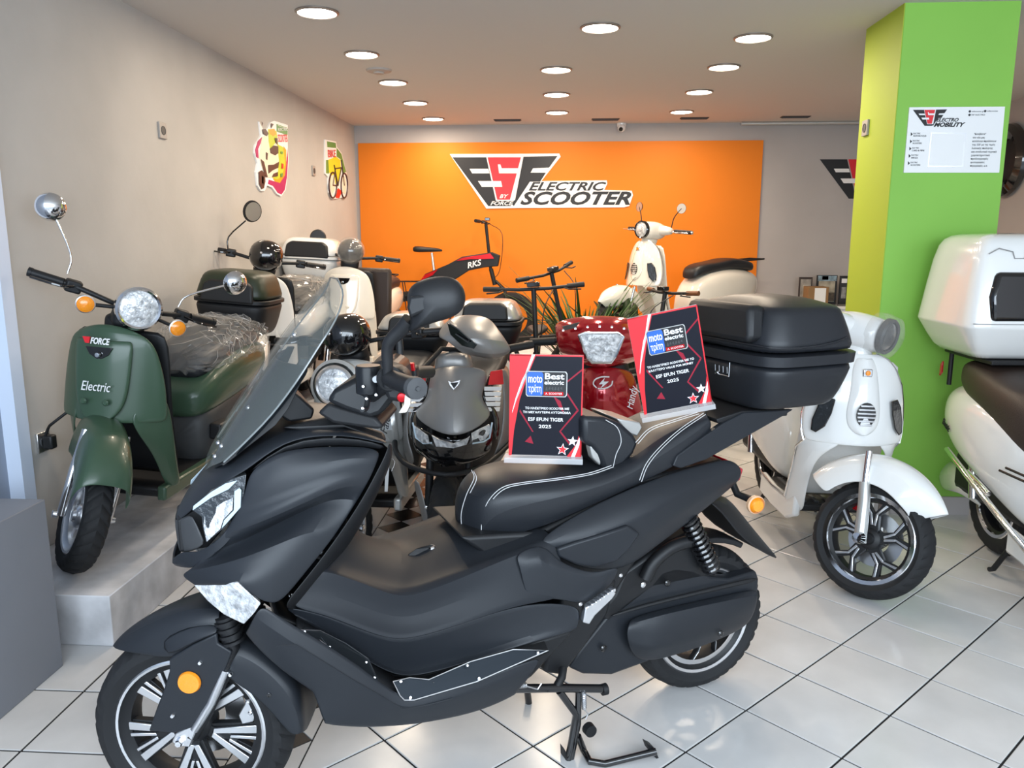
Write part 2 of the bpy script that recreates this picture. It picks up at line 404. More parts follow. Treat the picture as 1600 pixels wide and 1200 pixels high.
for (px, py, lb) in [(793, 187, 'leftmost of the four by the orange wall'), (946, 186, 'second from the left, above the security camera'), (1085, 184, 'third from the left, behind the last right-hand light'), (1243, 182, 'rightmost, nearest the green pillar')]:
    p = plane_pt(px, py, 2, ZC)
    t = thing('ceiling_vent', 'narrow slotted ceiling vent, ' + lb, 'vent', Matrix.Translation(p), 'ceiling vents')
    box('frame', (0, 0, -.003), (.27, .09, .006), mvent, t)
    for k in range(5): box('slat', (0, -.034 + k * .017, -.009), (.25, .006, .006), M['dgrey'], t)
p = plane_pt(592, 109, 2, ZC)
t = thing('smoke_detector', 'round white smoke detector on the ceiling beside the left lights', 'smoke detector', Matrix.Translation(p))
mdet = mat('detector_plastic', (.42, .38, .35), .5)
lathe('base', [(0, -.018), (.05, -.018), (.085, -.012), (.09, 0)], (0, 0, 0), (0, 0, 1), mdet, t, 28)
lathe('cap', [(0, -.03), (.035, -.028), (.04, -.018)], (0, 0, 0), (0, 0, 1), mdet, t, 24)
p = plane_pt(971, 199, 1, YB - .03)
t = thing('security_camera', 'small white security camera mounted above the orange wall', 'security camera', Matrix.Translation(p))
lathe('base', [(0, -.03), (.045, -.03), (.05, 0), (.05, .025)], (0, 0, .03), (0, 0, 1), 'white', t, 20)
sup('lens_ball', (0, -.03, -.01), (.04, .04, .04), 'white', t)
lathe('lens', [(0, .045), (.02, .045), (.022, .03)], (0, -.03, -.01), (-.3, -1, -.5), 'gblack', t, 16)
a = plane_pt(1158, 193, 1, YB - .05); b = plane_pt(1345, 191, 1, YB - .05)
tg = tube('screen_rail', [(a.x, a.y, a.z), (b.x + .2, a.y, a.z)], .02, M['silver'], None, 10)
tag(tg, 'thin grey rail along the top of the back wall right of the orange wall', 'rail')
# ---- sockets
def socket(px, py, ax, val, nrm, label, plug=False):
    p = plane_pt(px, py, ax, val)
    n = V(nrm); t = thing('wall_socket', label, 'socket', basis(p, V((0, 0, 1)).cross(n), (0, 0, 1)))
    msk = mat('socket_plastic', (.33, .31, .29), .4) if not plug else M['alu']
    box('plate', (0, 0, .006), (.08, .085, .012), msk, t, .002)
    lathe('recess', [(.0, .013), (.02, .013), (.021, .0145), (.024, .0145), (.024, .01)], (0, 0, 0), (0, 0, 1), 'dgrey', t, 20)
    return t, p
socket(252, 204, 0, XL, (1, 0, 0), 'small grey wall socket high on the left wall')
socket(489, 267, 0, XL, (1, 0, 0), 'tiny grey wall socket between the two posters')
s1, sp = socket(65, 690, 0, XL, (1, 0, 0), 'grey wall socket low on the left wall behind the green scooter', True)
socket(1354, 200, 0, 1.685, (-1, 0, 0), 'white wall socket on the side face of the green pillar')
# ---- logo sign
LOGO = {'board': [(703, 241), (874, 240), (876, 245), (846, 283), (948, 282), (949, 287), (944, 297), (987, 298), (989, 305), (983, 322), (975, 324), (812, 325), (760, 326)],
        'E': [(707, 246), (760, 246), (775, 314), (803, 314), (798, 322), (763, 322)],
        'F': [(818, 245), (871, 244), (858, 262), (833, 263), (829, 270), (853, 270), (844, 284), (828, 284), (803, 322), (799, 318), (805, 312)],
        'S': [(762, 246), (814, 246), (797, 312), (777, 312)],
        'bars': [[(734, 264), (763, 264), (765, 271), (738, 271)], [(747, 283), (783, 283), (785, 292), (753, 292)], [(778, 257), (782, 257), (784, 263), (812, 263), (808, 271), (780, 271)]]}
def flat(name, pts2, m, parent, mp, z0, z1):
    n = len(pts2); vs = [mp(x, y, z1) for x, y in pts2] + [mp(x, y, z0) for x, y in pts2]
    fs = [list(range(n)), list(range(2 * n - 1, n - 1, -1))] + [[i, (i + 1) % n, n + (i + 1) % n, n + i] for i in range(n)]
    return mk(name, vs, fs, m, parent, smooth=False)
def logo(parent, mp, base, lines, k=1, board=True):
    if board: flat('backing', LOGO['board'], M['whitep'], parent, mp, 0, .012 * k); base += .012 * k
    e = .0012 * max(k, .4)
    for q in ('E', 'F'): flat('letter', LOGO[q], M['blackp'], parent, mp, base, base + e)
    flat('red_letter', LOGO['S'], M['redp'], parent, mp, base, base + e * 1.5)
    for q in LOGO['bars']: flat('bar', q, M['whitep'], parent, mp, base, base + 2 * e)
    return base + e
t = thing('wall_sign', 'black red and white cut-out logo sign reading ELECTRIC SCOOTER on the orange wall', 'sign', Matrix.Translation((0, YB - .02, 0)))
def mpw(x, y, z): p = plane_pt(x, y, 1, YB - .02); return (p.x, -z, p.z)
mpw0 = mpw
zz = logo(t, mpw, 0, None)
def wt(s, x0, x1, y, hpx, m, par, mp, z, shear=.35, bold=0):
    a = V(mp(x0, y, z)); b = V(mp(x1, y, z)); h = (V(mp(x0, y - hpx, z)) - V(mp(x0, y, z)))
    return text('lettering', s, h.length * 1.38, m, par, basis((a + b) / 2, b - a, h), shear, .0006, width=(b - a).length, bold=bold)
wt('ELECTRIC', 823, 944, 292, 13, 'blackp', t, mpw, zz, bold=.003)
wt('SCOOTER', 811, 984, 311, 20, 'blackp', t, mpw, zz, bold=.006)
wt('BY', 779, 793, 307, 6, 'whitep', t, mpw, zz + .003, bold=.001)
wt('FORCE', 765, 801, 318, 6, 'whitep', t, mpw, zz + .003, bold=.001)
# second logo, partly behind the pillar
t = thing('wall_logo', 'black and red wall logo on the grey wall beside the green pillar', 'sign', Matrix.Translation((0, YB, 0)))
def mp2(x, y, z): p = plane_pt(1280 + (x - 706) * .81, 249 + (y - 246) * .81, 1, YB); return (p.x, -z, p.z)
logo(t, mp2, .0005, None, board=False)
# pillar sign
t = thing('pillar_sign', 'white information sign with logo and small text on the green pillar', 'sign', Matrix.Translation((0, 4.35, 0)))
def mp3(x, y, z): p = plane_pt(x, y, 1, 4.35); return (p.x, -z, p.z)
flat('board', [(1420, 168), (1569, 167), (1560, 270), (1411, 270)], M['whitep'], t, mp3, 0, .008)
def mp4(x, y, z): return mp3(1425 + (x - 706) * .325, 172 + (y - 246) * .33, z)
zz = logo(t, mp4, .0085, None, k=.3, board=False)
wt('ELECTRO', 1461, 1496, 188, 5.5, 'blackp', t, mp3, zz, bold=.0008)
wt('MOBILITY', 1456, 1505, 195.5, 6.5, 'blackp', t, mp3, zz, bold=.0012)
for k, (a_, w_) in enumerate([('ELECTRIC', 20), ('ELECTRIC', 14), ('ELECTRIC', 19), ('ELECTRIC', 10), ('ELECTRIC', 15)]):
    y = 210 + k * 11.3; x = 1422 - k * 1.1
    flat('arrow', [(x, y - 3), (x + 3.2, y), (x, y + 3)], M['blackp'], t, mp3, .008, .0088)
    wt(a_, x + 4, x + 15, y - 1, 2.2, 'dgrey', t, mp3, .009, 0)
    wt(['MOTORCYCLES', 'SCOOTERS', 'CARS & MINI', 'BIKES', 'SCOOTERS'][k], x + 4, x + 4 + w_, y + 3, 2.6, 'blackp', t, mp3, .009, 0)
# framed white square where the square code stood, left blank
flat('square_frame', [(1453, 207), (1508, 208), (1503, 261), (1448, 261)], M['alu'], t, mp3, .008, .010)
flat('square_face', [(1455, 209), (1506, 210), (1501, 259), (1450, 259)], M['whitep'], t, mp3, .010, .0112)
for k, s in enumerate(['"Κατεβάστε"', 'τον νέο μας', 'κατάλογο προϊόντων', 'της ESF με τις τιμές', 'λιανικής πώλησης', 'και αναλυτικά τεχνικά', 'χαρακτηριστικά', 'προδιαγραφές', 'φωτογραφίες', 'περιγραφές, κ.α.']):
    x = 1519 - k * .5; wt(s, x - (0 if k else -2), x + [20, 19, 37, 36, 33, 39, 29, 27, 22, 27][k], 210 + k * 5.5, 3.0, 'blackp', t, mp3, .009, 0)
for (x, y, w) in [(1514, 174.5, 22), (1538, 174, 20), (1513.5, 180, 24)]:
    p = mp3(x, y, .008); lathe('icon', [(0, .0012), (.006, .0012), (.006, 0)], p, (0, -1, 0), 'dgrey', t, 10)
    wt({22: 'esfscooter.gr', 20: 'esfscooter', 24: 'ESF ELECTRO'}[w], x + 3, x + w, y, 2, 'dgrey', t, mp3, .009, 0)
# round black tyre hung on the right-hand wall
p = plane_pt(1578, 251, 0, XR)
t = thing('hanging_tyre', 'round black tyre hung on the brown wall behind the green pillar', 'tyre', Matrix.Translation(p))
lathe('tyre', [(.17, -.0), (.18, -.05), (.25, -.09), (.30, -.06), (.31, -.03), (.29, -.0)], (0, 0, 0), (1, 0, 0), 'gblack', t, 40, closed=True)
lathe('hub', [(0, -.04), (.1, -.03), (.175, -.012)], (0, 0, 0), (1, 0, 0), 'black2', t, 32)
# ---- cut-out posters on the left wall
def mpl(x, y, z): p = plane_pt(x, y, 0, XL); return (z, p.y, p.z)
def pp(zx, zy): return (380 + zx / 7.5, 170 + zy / 7.5)
def pol(L): return [pp(*q) for q in L]
mpk = {'mag': mat('print_magenta', (.42, .01, .12), .4), 'yg': mat('print_lime', (.5, .6, .03), .4), 'or': mat('print_orange', (.9, .35, .01), .4), 'gr': mat('print_green', (.10, .28, .06), .4), 'cr': mat('print_cream', (.8, .75, .6), .4), 'br': mat('print_brown', (.05, .02, .02), .4), 'rd': mat('print_red', (.7, .02, .02), .4), 'yl': mat('print_yellow', (.75, .68, .03), .4)}
t = thing('scooter_poster', 'cut-out wall poster with a cow-patterned scooter on lime, orange and magenta', 'poster', Matrix.Translation((XL, 0, 0)))
flat('backing', pol([(170, 150), (215, 240), (270, 230), (300, 160), (345, 140), (505, 190), (505, 450), (515, 600), (500, 800), (480, 950), (430, 1025), (380, 1000), (320, 920), (262, 900), (235, 960), (190, 965), (150, 900), (130, 740), (150, 640), (115, 520), (120, 430), (190, 310)]), M['whitep'], t, mpl, 0, .012)
L1 = [('mag', [(500, 460), (508, 600), (495, 800), (470, 950), (430, 1005), (385, 985), (330, 905), (270, 880), (280, 830), (380, 860), (450, 800), (485, 650)]),
      ('or', [(455, 440), (485, 480), (485, 650), (470, 780), (410, 870), (350, 850), (330, 820), (420, 790), (455, 640)]),
      ('yg', [(270, 240), (370, 260), (390, 420), (450, 450), (470, 640), (440, 780), (380, 830), (300, 800), (265, 680), (280, 400)]),
      ('or', [(280, 240), (345, 235), (368, 300), (330, 320), (285, 290)]),
      ('gr', [(372, 180), (500, 225), (498, 310), (375, 265)]),
      ('cr', [(200, 330), (260, 300), (290, 480), (370, 380), (395, 600), (380, 780), (300, 810), (255, 800), (200, 700), (165, 560)]),
      ('mag', [(120, 480), (150, 380), (195, 335), (180, 400), (150, 470), (155, 580), (130, 560)])]
z = .012
for k, (c, L) in enumerate(L1): flat('print', pol(L), mpk[c], t, mpl, z, z + .0006 * (k + 1))
L2 = [('br', [(285, 470), (330, 430), (385, 440), (385, 520), (350, 545), (295, 520)]), ('br', [(265, 660), (330, 655), (395, 620), (385, 690), (320, 720), (270, 760)]),
      ('br', [(200, 240), (235, 235), (270, 290), (250, 320), (205, 290)]), ('br', [(345, 340), (375, 345), (375, 420), (355, 400)]), ('br', [(300, 170), (330, 180), (300, 230)]), ('br', [(188, 150), (205, 170), (195, 200)]),
      ('br', [(180, 590), (215, 620), (260, 800), (235, 800), (190, 650)]), ('br', [(330, 760), (380, 740), (380, 790), (310, 800)]), ('br', [(240, 510), (262, 520), (255, 600), (240, 590)]),
      ('br', [(155, 740), (190, 720), (225, 760), (232, 850), (215, 930), (190, 940), (160, 880)]), ('cr', [(190, 780), (210, 800), (210, 880), (190, 870)]), ('rd', [(425, 640), (445, 645), (445, 700), (425, 700)]), ('gr', [(415, 500), (440, 505), (435, 530), (415, 525)]), ('gr', [(415, 760), (440, 750), (435, 800), (415, 800)]),
      ('whitep', [(380, 195), (495, 232), (494, 236), (380, 199)])]
for c, L in L2: flat('print', pol(L), mpk.get(c, M['whitep']), t, mpl, z + .005, z + .0065)
wt('ELECTRIC', *[pp(382, 0)[0], pp(495, 0)[0]], pp(0, 245)[1], 5, 'whitep', t, mpl, z + .006, 0)
wt('SCOOTER', *[pp(385, 0)[0], pp(495, 0)[0]], pp(0, 350)[1], 12, 'redp', t, mpl, z + .006, 0)
t = thing('bicycle_poster', 'smaller cut-out wall poster with a bicycle on green and yellow', 'poster', Matrix.Translation((XL, 0, 0)))
flat('backing', pol([(945, 360), (1075, 385), (1085, 450), (1140, 520), (1170, 640), (1200, 770), (1210, 900), (1190, 1050), (1140, 1040), (1080, 1055), (1030, 1060), (990, 980), (980, 800), (945, 760)]), M['whitep'], t, mpl, 0, .012)
for k, (c, L) in enumerate([('gr', [(965, 380), (1070, 400), (1075, 460), (970, 450)]), ('gr', [(955, 600), (985, 600), (990, 760), (955, 755)]), ('yl', [(980, 600), (1070, 560), (1125, 600), (1130, 740), (1080, 900), (990, 740)]), ('gr', [(1080, 460), (1135, 530), (1190, 740), (1160, 750), (1125, 590), (1080, 560)]), ('rd', [(1065, 960), (1100, 930), (1140, 970), (1110, 1045), (1070, 1045)]), ('cr', [(1000, 790), (1040, 770), (1060, 850), (1055, 950), (1020, 1000), (1000, 900)]), ('cr', [(1145, 800), (1175, 790), (1190, 880), (1180, 1000), (1150, 980)])]):
    flat('print', pol(L), mpk[c], t, mpl, z, z + .0006 * (k + 1))
for cx, cy, rx, ry in [(1030, 895, 45, 150), (1165, 900, 38, 145)]:
    tube('printed_wheel', [mpl(*pp(cx + rx * cos(a), cy + ry * sin(a)), z + .005) for a in [k * pi / 12 for k in range(25)]], .008, mpk['br'], t, 6)
for a_, b_ in [((1030, 895), (1090, 900)), ((1090, 900), (1130, 690)), ((1030, 895), (1060, 700)), ((1060, 700), (1130, 690)), ((1165, 900), (1130, 600)), ((1090, 900), (1045, 660))]:
    tube('printed_frame', [mpl(*pp(*a_), z + .006), mpl(*pp(*b_), z + .006)], .006, mpk['br'], t, 6)
wt('BIKE', *[pp(975, 0)[0], pp(1065, 0)[0]], pp(0, 530)[1], 12, 'redp', t, mpl, z + .005, 0)
# ================================================================ WHEELS
def wheel(parent, c, R, hw, rimR, style, pw='front_wheel', n=72, disc=True, side=1, dm='alu', face=1):
    """axle along local y. c = centre"""
    c = V(c)
    def P(r, y, a): return (c.x + r * cos(a), c.y + y, c.z + r * sin(a))
    # rim barrel and lip
    rb = 'black2' if style in ('split', 'star', 'turbine') else 'alu'
    prof = [(rimR + .006, hw * .78), (rimR - .004, hw * .80), (rimR - .012, hw * .62), (rimR - .028, hw * .5), (rimR - .034, 0), (rimR - .028, -hw * .5), (rimR - .012, -hw * .62), (rimR - .004, -hw * .80), (rimR + .006, -hw * .78), (rimR - .004, 0)]
    g = lathegeo(prof, c, (0, 1, 0), 48, True)
    rim = mk(pw, g[0], g[1], rb, parent)
    for s in (-1, 1):
        lp = [(rimR + .008, s * hw * .80), (rimR + .003, s * hw * .86), (rimR - .006, s * hw * .82), (rimR - .005, s * hw * .76)]
        if style == 'split': lp = [(rimR + .006, s * hw * .80), (rimR + .002, s * hw * .85), (rimR - .004, s * hw * .82), (rimR - .003, s * hw * .76)]
        if style == 'star': lp = [(rimR + .010, s * hw * .78), (rimR + .004, s * hw * .86), (rimR - .012, s * hw * .80), (rimR - .016, s * hw * .70), (rimR - .008, s * hw * .7)]
        lathe('rim_lip', lp, c, (0, 1, 0), 'alu' if style != 'star' else 'chrome', rim, 56, True)
    # tyre with cut tread
    sh = R - .022
    pf = [(rimR + .004, hw * .76), (rimR + .02, hw * .95), ((rimR + sh) / 2 + .006, hw * 1.02), (sh, hw * .93), (R - .008, hw * .62), (R, hw * .0), (R - .008, -hw * .62), (sh, -hw * .93), ((rimR + sh) / 2 + .006, -hw * 1.02), (rimR + .02, -hw * .95), (rimR + .004, -hw * .76), (rimR + .002, 0)]
    vs = []; fs = []; k = len(pf); N = n * 2
    for i in range(N):
        for q, (r, y) in enumerate(pf):
            sk = {3: 0, 4: .35, 5: .9, 6: .35, 7: 0}.get(q, 0); cut = (i % 4 == 0) and q in (3, 4, 6, 7)
            if (i % 4 == 0) and q == 5: cut = False
            vs.append(P(r - (.006 if cut else 0), y, 2 * pi * (i + sk * 4) / N))
    for i in range(N):
        j = (i + 1) % N
        for q in range(k): q2 = (q + 1) % k; fs.append([i * k + q, j * k + q, j * k + q2, i * k + q2])
    mk('tyre', vs, fs, 'rubber', rim, ang=28)
    lathe('hub', [(0, .045), (.02, .045), (.026, .035), (.042, .03), (.05, .02), (.05, -.02), (.042, -.03), (.026, -.035), (.02, -.045), (0, -.045)], c, (0, 1, 0), 'black2' if rb == 'black2' else 'alu', rim, 28)
    if disc:
        yy = side * hw * .62
        lathe('brake_disc', [(.06, yy), (.062, yy + .002), (rimR * .62, yy + .002), (rimR * .62, yy - .002), (.06, yy - .002)], c, (0, 1, 0), dm, rim, 40, True)
    def spoke(a0, a1, r0, r1, w0, w1, m, y=0, th=.02, nm='spoke'):
        vs = []; y = y * face
        for (r, w, a) in ((r0, w0, a0), (r1, w1, a1)):
            da = w / 2 / r
            for s, yy in ((-1, y - th / 2), (1, y - th / 2), (1, y + th / 2), (-1, y + th / 2)): vs.append(P(r, yy, a + s * da))
        mk(nm, vs, [[0, 1, 2, 3], [4, 7, 6, 5], [0, 4, 5, 1], [1, 5, 6, 2], [2, 6, 7, 3], [3, 7, 4, 0]], m, rim, bev=.0015)
    if style == 'split':
        for k in range(5):
            a = 2 * pi * k / 5 + .95; y = hw * .45
            for s in (-1, 1):
                # black web behind, bright V strips in front
                spoke(a + s * .10, a + s * .23, .045, rimR - .01, .030, .052, 'black2', y - .012, .018)
                spoke(a + s * .05, a + s * .15, .10, rimR - .004, .008, .010, 'alu', y + .002, .006)
                spoke(a + s * .10, a + s * .30, .055, rimR - .004, .015, .024, 'alu', y + .002, .006)
            spoke(a, a, .04, .12, .03, .012, 'black2', y - .008, .016)
    elif style == 'star':
        for k in range(5):
            a = 2 * pi * k / 5 + .35; y = hw * .35
            spoke(a, a + .10, .04, .115, .055, .040, 'black2', y - .006, .022)
            for s in (-1, 1):
                spoke(a + .10 + s * .09, a + .12 + s * .33, .105, rimR - .012, .026, .030, 'black2', y - .006, .022)
                spoke(a + .10 + s * .10, a + .12 + s * .36, .105, rimR - .012, .009, .012, 'alu', y + .006, .006)
                spoke(a + .02 + s * .10, a + .10 + s * .12, .06, .107, .010, .009, 'alu', y + .006, .006)
    elif style == 'turbine':
        for k in range(10):
            a = 2 * pi * k / 10; y = hw * .4
            for q in range(3):
                spoke(a + q * .16, a + (q + 1) * .16 + .02, .05 + q * .034, .05 + (q + 1) * .036, .012, .010, 'black2', y - .004, .02)
                spoke(a + q * .16, a + (q + 1) * .16 + .02, .05 + q * .034, .05 + (q + 1) * .036, .003, .003, 'alu', y + .007, .004)
        lathe('rim_ring', [(rimR - .03, hw * .55), (rimR - .034, hw * .6), (rimR - .018, hw * .6), (rimR - .018, hw * .55)], c, (0, 1, 0), 'alu', rim, 48, True)
    elif style == 'wire':
        vs_ = []
        for k in range(28):
            a = 2 * pi * k / 28; b = a + (.5 if k % 2 else -.5)
            vs_.append(tubegeo([P(.03, .02 if k % 4 < 2 else -.02, a), P(rimR - .01, 0, b)], .0016, 5))
        g = join(vs_); o = mk('spokes', g[0], g[1], 'chrome', rim)
    else:
        for k in range(6): spoke(2 * pi * k / 6 + .2, 2 * pi * k / 6 + .2, .04, rimR - .008, .04, .022, 'alu', 0, .03)
    return rim
def bolts(name, pts, d, r, m, parent, h=.004):
    for p in pts: lathe(name, [(0, h), (r * .6, h), (r, h * .4), (r, 0)], p, d, m, parent, 12)
def spring(name, a, b, r, wr, turns, m, parent, n=10):
    a = V(a); b = V(b); ax = (b - a).normalized(); u = ax.orthogonal().normalized(); w = ax.cross(u); N = int(turns * n)
    return tube(name, [a + (b - a) * i / N + (u * cos(2 * pi * i / n) + w * sin(2 * pi * i / n)) * r for i in range(N + 1)], wr, m, parent, 6)
# ================================================================ THE BLACK MAXI SCOOTER
hd = V((-.8944, -.4472, 0))
HM = Matrix.Translation((.46, 2.54, 0)) @ Matrix.Rotation(atan2(-.4472, -.8944), 4, 'Z'); HI = HM.inverted()
def h(px, py, w): return tuple(pl(HI, px, py, 1, w))
def hr(*L): return [h(*p) for p in L]
hero = thing('maxi_scooter', 'large matte black maxi scooter with windscreen and black top case, in front', 'scooter', HM)
WM = frame(-.94, 1.84, 0, -1, -.03); WI = WM.inverted()
def wv(px, py, w): return tuple(pl(WI, px, py, 1, w))
def wr_(*L): return [wv(*p) for p in L]
# front cowl
grid('front_cowl', [
    hr((388, 738, .16), (415, 720, .17), (443, 703, .185), (510, 698, .205), (560, 698, .212), (597, 703, .217)),
    hr((382, 772, .162), (415, 755, .192), (452, 735, .214), (510, 722, .236), (555, 713, .24), (592, 718, .228)),
    hr((368, 800, .155), (408, 788, .19), (452, 772, .218), (505, 750, .238), (548, 737, .238), (584, 738, .23)),
    hr((348, 836, .15), (392, 824, .200), (440, 804, .238), (492, 780, .252), (538, 758, .246), (574, 758, .232)),
    hr((322, 866, .13), (372, 848, .140), (424, 822, .166), (480, 794, .186), (524, 776, .200), (560, 782, .210)),
    hr((302, 886, .122), (352, 868, .158), (408, 846, .186), (462, 818, .206), (508, 800, .216), (545, 806, .220)),
    hr((288, 894, .12), (340, 885, .195), (395, 868, .235), (446, 846, .245), (490, 828, .24), (528, 832, .23)),
    hr((281, 900, .10), (330, 902, .19), (382, 896, .25), (430, 886, .26), (470, 868, .25), (508, 858, .235)),
    hr((303, 914, .14), (338, 911, .20), (372, 910, .255), (408, 914, .265), (440, 905, .26), (480, 892, .245)),
    hr((303, 915, .13), (345, 914, .20), (378, 916, .255), (405, 938, .262), (418, 943, .262), (437, 946, .255)),
], 'black', hero, 2, cr_=(0, 2, 4, 6))
grid('nose_panel', [
    hr((273, 812, 0), (286, 785, 0), (303, 757, 0), (320, 738, 0), (352, 708, 0), (420, 664, 0), (480, 655, 0), (540, 664, 0), (590, 684, .03)),
    hr((278, 816, .05), (300, 784, .07), (322, 760, .085), (346, 737, .10), (378, 713, .125), (443, 673, .15), (500, 664, .165), (560, 670, .18), (606, 689, .195)),
    hr((299, 797, .10), (322, 776, .115), (342, 760, .125), (362, 748, .135), (388, 735, .155), (442, 690, .18), (505, 680, .20), (560, 683, .205), (608, 697, .21)),
], 'black', hero, 2)
grid('cowl_trim', [
    hr((389, 737, .155), (443, 692, .182), (505, 682, .201), (560, 684, .207), (608, 697, .212)),
    hr((390, 739, .152), (443, 702, .17), (510, 697, .19), (560, 697, .195), (600, 704, .2)),
], 'black2', hero, 1)
# nose: headlight housing, lens, guides, beak lips
grid('headlight_housing', [
    hr((273, 812, 0), (276, 811, .045), (290, 806, .075), (300, 800, .10)),
    hr((276, 838, 0), (279, 838, .045), (296, 838, .09), (316, 838, .12)),
    hr((280, 862, 0), (283, 864, .045), (300, 864, .09), (323, 850, .13)),
], 'dgrey', hero, 1)
grid('beak', [
    hr((271, 874, 0), (272, 872, .03), (286, 860, .075), (308, 864, .11), (330, 852, .14), (352, 832, .152), (379, 795, .16)),
    hr((270, 880, 0), (272, 880, .03), (288, 878, .08), (310, 876, .12), (336, 864, .148), (360, 844, .158), (384, 800, .162)),
    hr((275, 884, 0), (278, 885, .03), (292, 888, .08), (304, 888, .12), (330, 872, .14), (355, 850, .15), (383, 806, .157)),
], 'black', hero, 2, cr_=(0, 1))
prism('nose_core', hr((277, 814, .06), (300, 798, .06), (340, 762, .06), (380, 745, .06), (372, 800, .06), (325, 856, .06), (281, 862, .06)), (0, -.12, 0), 'black2', hero, .004)
hl = prism('headlight', hr((300, 797, .105), (330, 768, .125), (360, 749, .142), (385, 741, .158), (383, 764, .160), (378, 790, .160), (352, 824, .155), (322, 848, .14), (317, 825, .125), (315, 808, .12)), (0, -.03, 0), 'glassy', hero, .002, mir=True)
def on(*L): return [(p[0], p[1] + .004, p[2]) for p in hr(*L)]
prism('light_guide', on((301, 797, .107), (302, 790, .108), (330, 768, .125), (352, 755, .139), (371, 750, .149), (357, 764, .143), (330, 777, .126)), (0, -.003, 0), 'ledwhite', hl, .001, mir=True)
prism('light_guide', on((366, 767, .152), (374, 762, .157), (377, 765, .158), (376, 792, .160), (352, 819, .156), (346, 825, .152), (350, 812, .152), (365, 797, .157)), (0, -.003, 0), 'ledwhite', hl, .001, mir=True)
prism('reflector', on((319, 806, .12), (330, 795, .127), (352, 782, .142), (364, 777, .15), (363, 796, .155), (349, 811, .15), (344, 826, .15), (323, 846, .139), (318, 822, .124)), (0, -.002, 0), 'lens', hl, .001, mir=True)
prism('turn_signal', hr((303, 915, .14), (340, 912, .20), (372, 911, .257), (408, 943, .268), (398, 958, .262), (381, 976, .25), (350, 961, .21), (325, 940, .17)), (0, -.03, 0), 'lens', hero, .003, mir=True)
# windscreen: centre line to near edge, mirrored
rows = []
WSc = [(319, 739, 0), (340, 690, 0), (368, 640, 0), (402, 585, 0), (440, 528, 0), (478, 474, 0), (508, 440, 0), (521, 430, 0)]
WSn = [(350, 722, .13), (384, 690, .17), (424, 648, .195), (462, 598, .20), (496, 545, .195), (524, 500, .175), (536, 462, .12), (528, 436, .05)]
for t in (0, .25, .5, .75, 1.0):
    L = []
    for a, b in zip(WSc, WSn):
        pa = V(h(*a)); pb = V(h(*b)); q = pa.lerp(pb, t); w = pb.y * t; bul = (1 - t * t)
        x = pb.x + (pa.x - pb.x) * bul; z = pb.z + (pa.z - pb.z) * (1 - t); L.append((x, w, z))
    rows.append(L)
ws = grid('windscreen', rows, 'screen', hero, 2, .004)
lower = [[r[0], r[1], r[2], r[3]] for r in rows]
lower = [[(p[0] - .016, p[1] * .93, p[2] - .004) for p in r] for r in lower]
k4 = [V(a).lerp(V(b), .5) for a, b in zip([r[3] for r in lower], [(r[4][0] - .016, r[4][1] * .93, r[4][2] - .004) for r in rows])]
grid('screen_base', [r + [tuple(k)] for r, k in zip(lower, k4)], 'screen2', ws, 2, .004)
tube('screen_edge', [tuple(p) for p in cr(hr(*[(a, b, c) for a, b, c in WSn]), 3)] + [tuple(p) for p in cr([(p[0], -p[1], p[2]) for p in hr(*WSn)[::-1]], 3)], .0024, mat('clear_edge', (.20, .22, .22), .15, coat=1), ws, 6)
bolts('screw', hr((341, 692, .03), (388, 637, .06), (336, 713, .1), (346, 697, .13), (460, 523, .15)), (1, .5, .6), .006, 'chrome', ws)
prism('screen_brace', hr((345, 727, .12), (425, 650, .15), (445, 605, .14), (470, 560, .12), (482, 560, .12), (470, 600, .14), (450, 640, .15), (430, 665, .155), (350, 728, .12)), (0, -.012, 0), 'black2', hero, .002, mir=True)
# dash binnacle behind the screen
prism('dash_display', hr((447, 603, .11), (452, 620, .11), (430, 645, .11), (452, 660, .11), (488, 655, .11), (492, 640, .11), (470, 620, .11)), (0, -.22, 0), 'black2', hero, .006)
loft('dash_top', [[h(440, 668, w) for w in (-.15, .15)] + [h(470, 672, w) for w in (.16, -.15)], [h(520, 648, w) for w in (-.15, .14)] + [h(540, 668, w) for w in (.17, -.16)], [h(600, 676, w) for w in (-.15, .15)] + [h(604, 690, w) for w in (.18, -.17)]], 'black2', hero, 0, bev=.008)
# leg shield inner edge
grid('leg_shield', [
    hr((608, 690, .212), (604, 706, .222), (590, 734, .232), (570, 772, .235), (545, 812, .235), (510, 862, .238), (474, 908, .246), (440, 948, .255)),
    hr((612, 694, .195), (612, 714, .21), (601, 742, .215), (581, 782, .215), (558, 820, .21), (525, 868, .21), (490, 912, .215), (452, 955, .225)),
    hr((612, 700, .13), (612, 718, .15), (600, 750, .15), (582, 790, .14), (560, 828, .135), (536, 866, .14), (502, 886, .19), (458, 955, .2)),
    hr((606, 702, 0), (604, 726, 0), (590, 756, 0), (572, 790, 0), (556, 826, 0), (545, 850, 0), (530, 880, .1), (470, 956, .15)),
], 'black2', hero, 2)
bolts('screw', hr((502, 863, .222), (455, 931, .235)), (0, 1, 0), .006, 'chrome', hero)
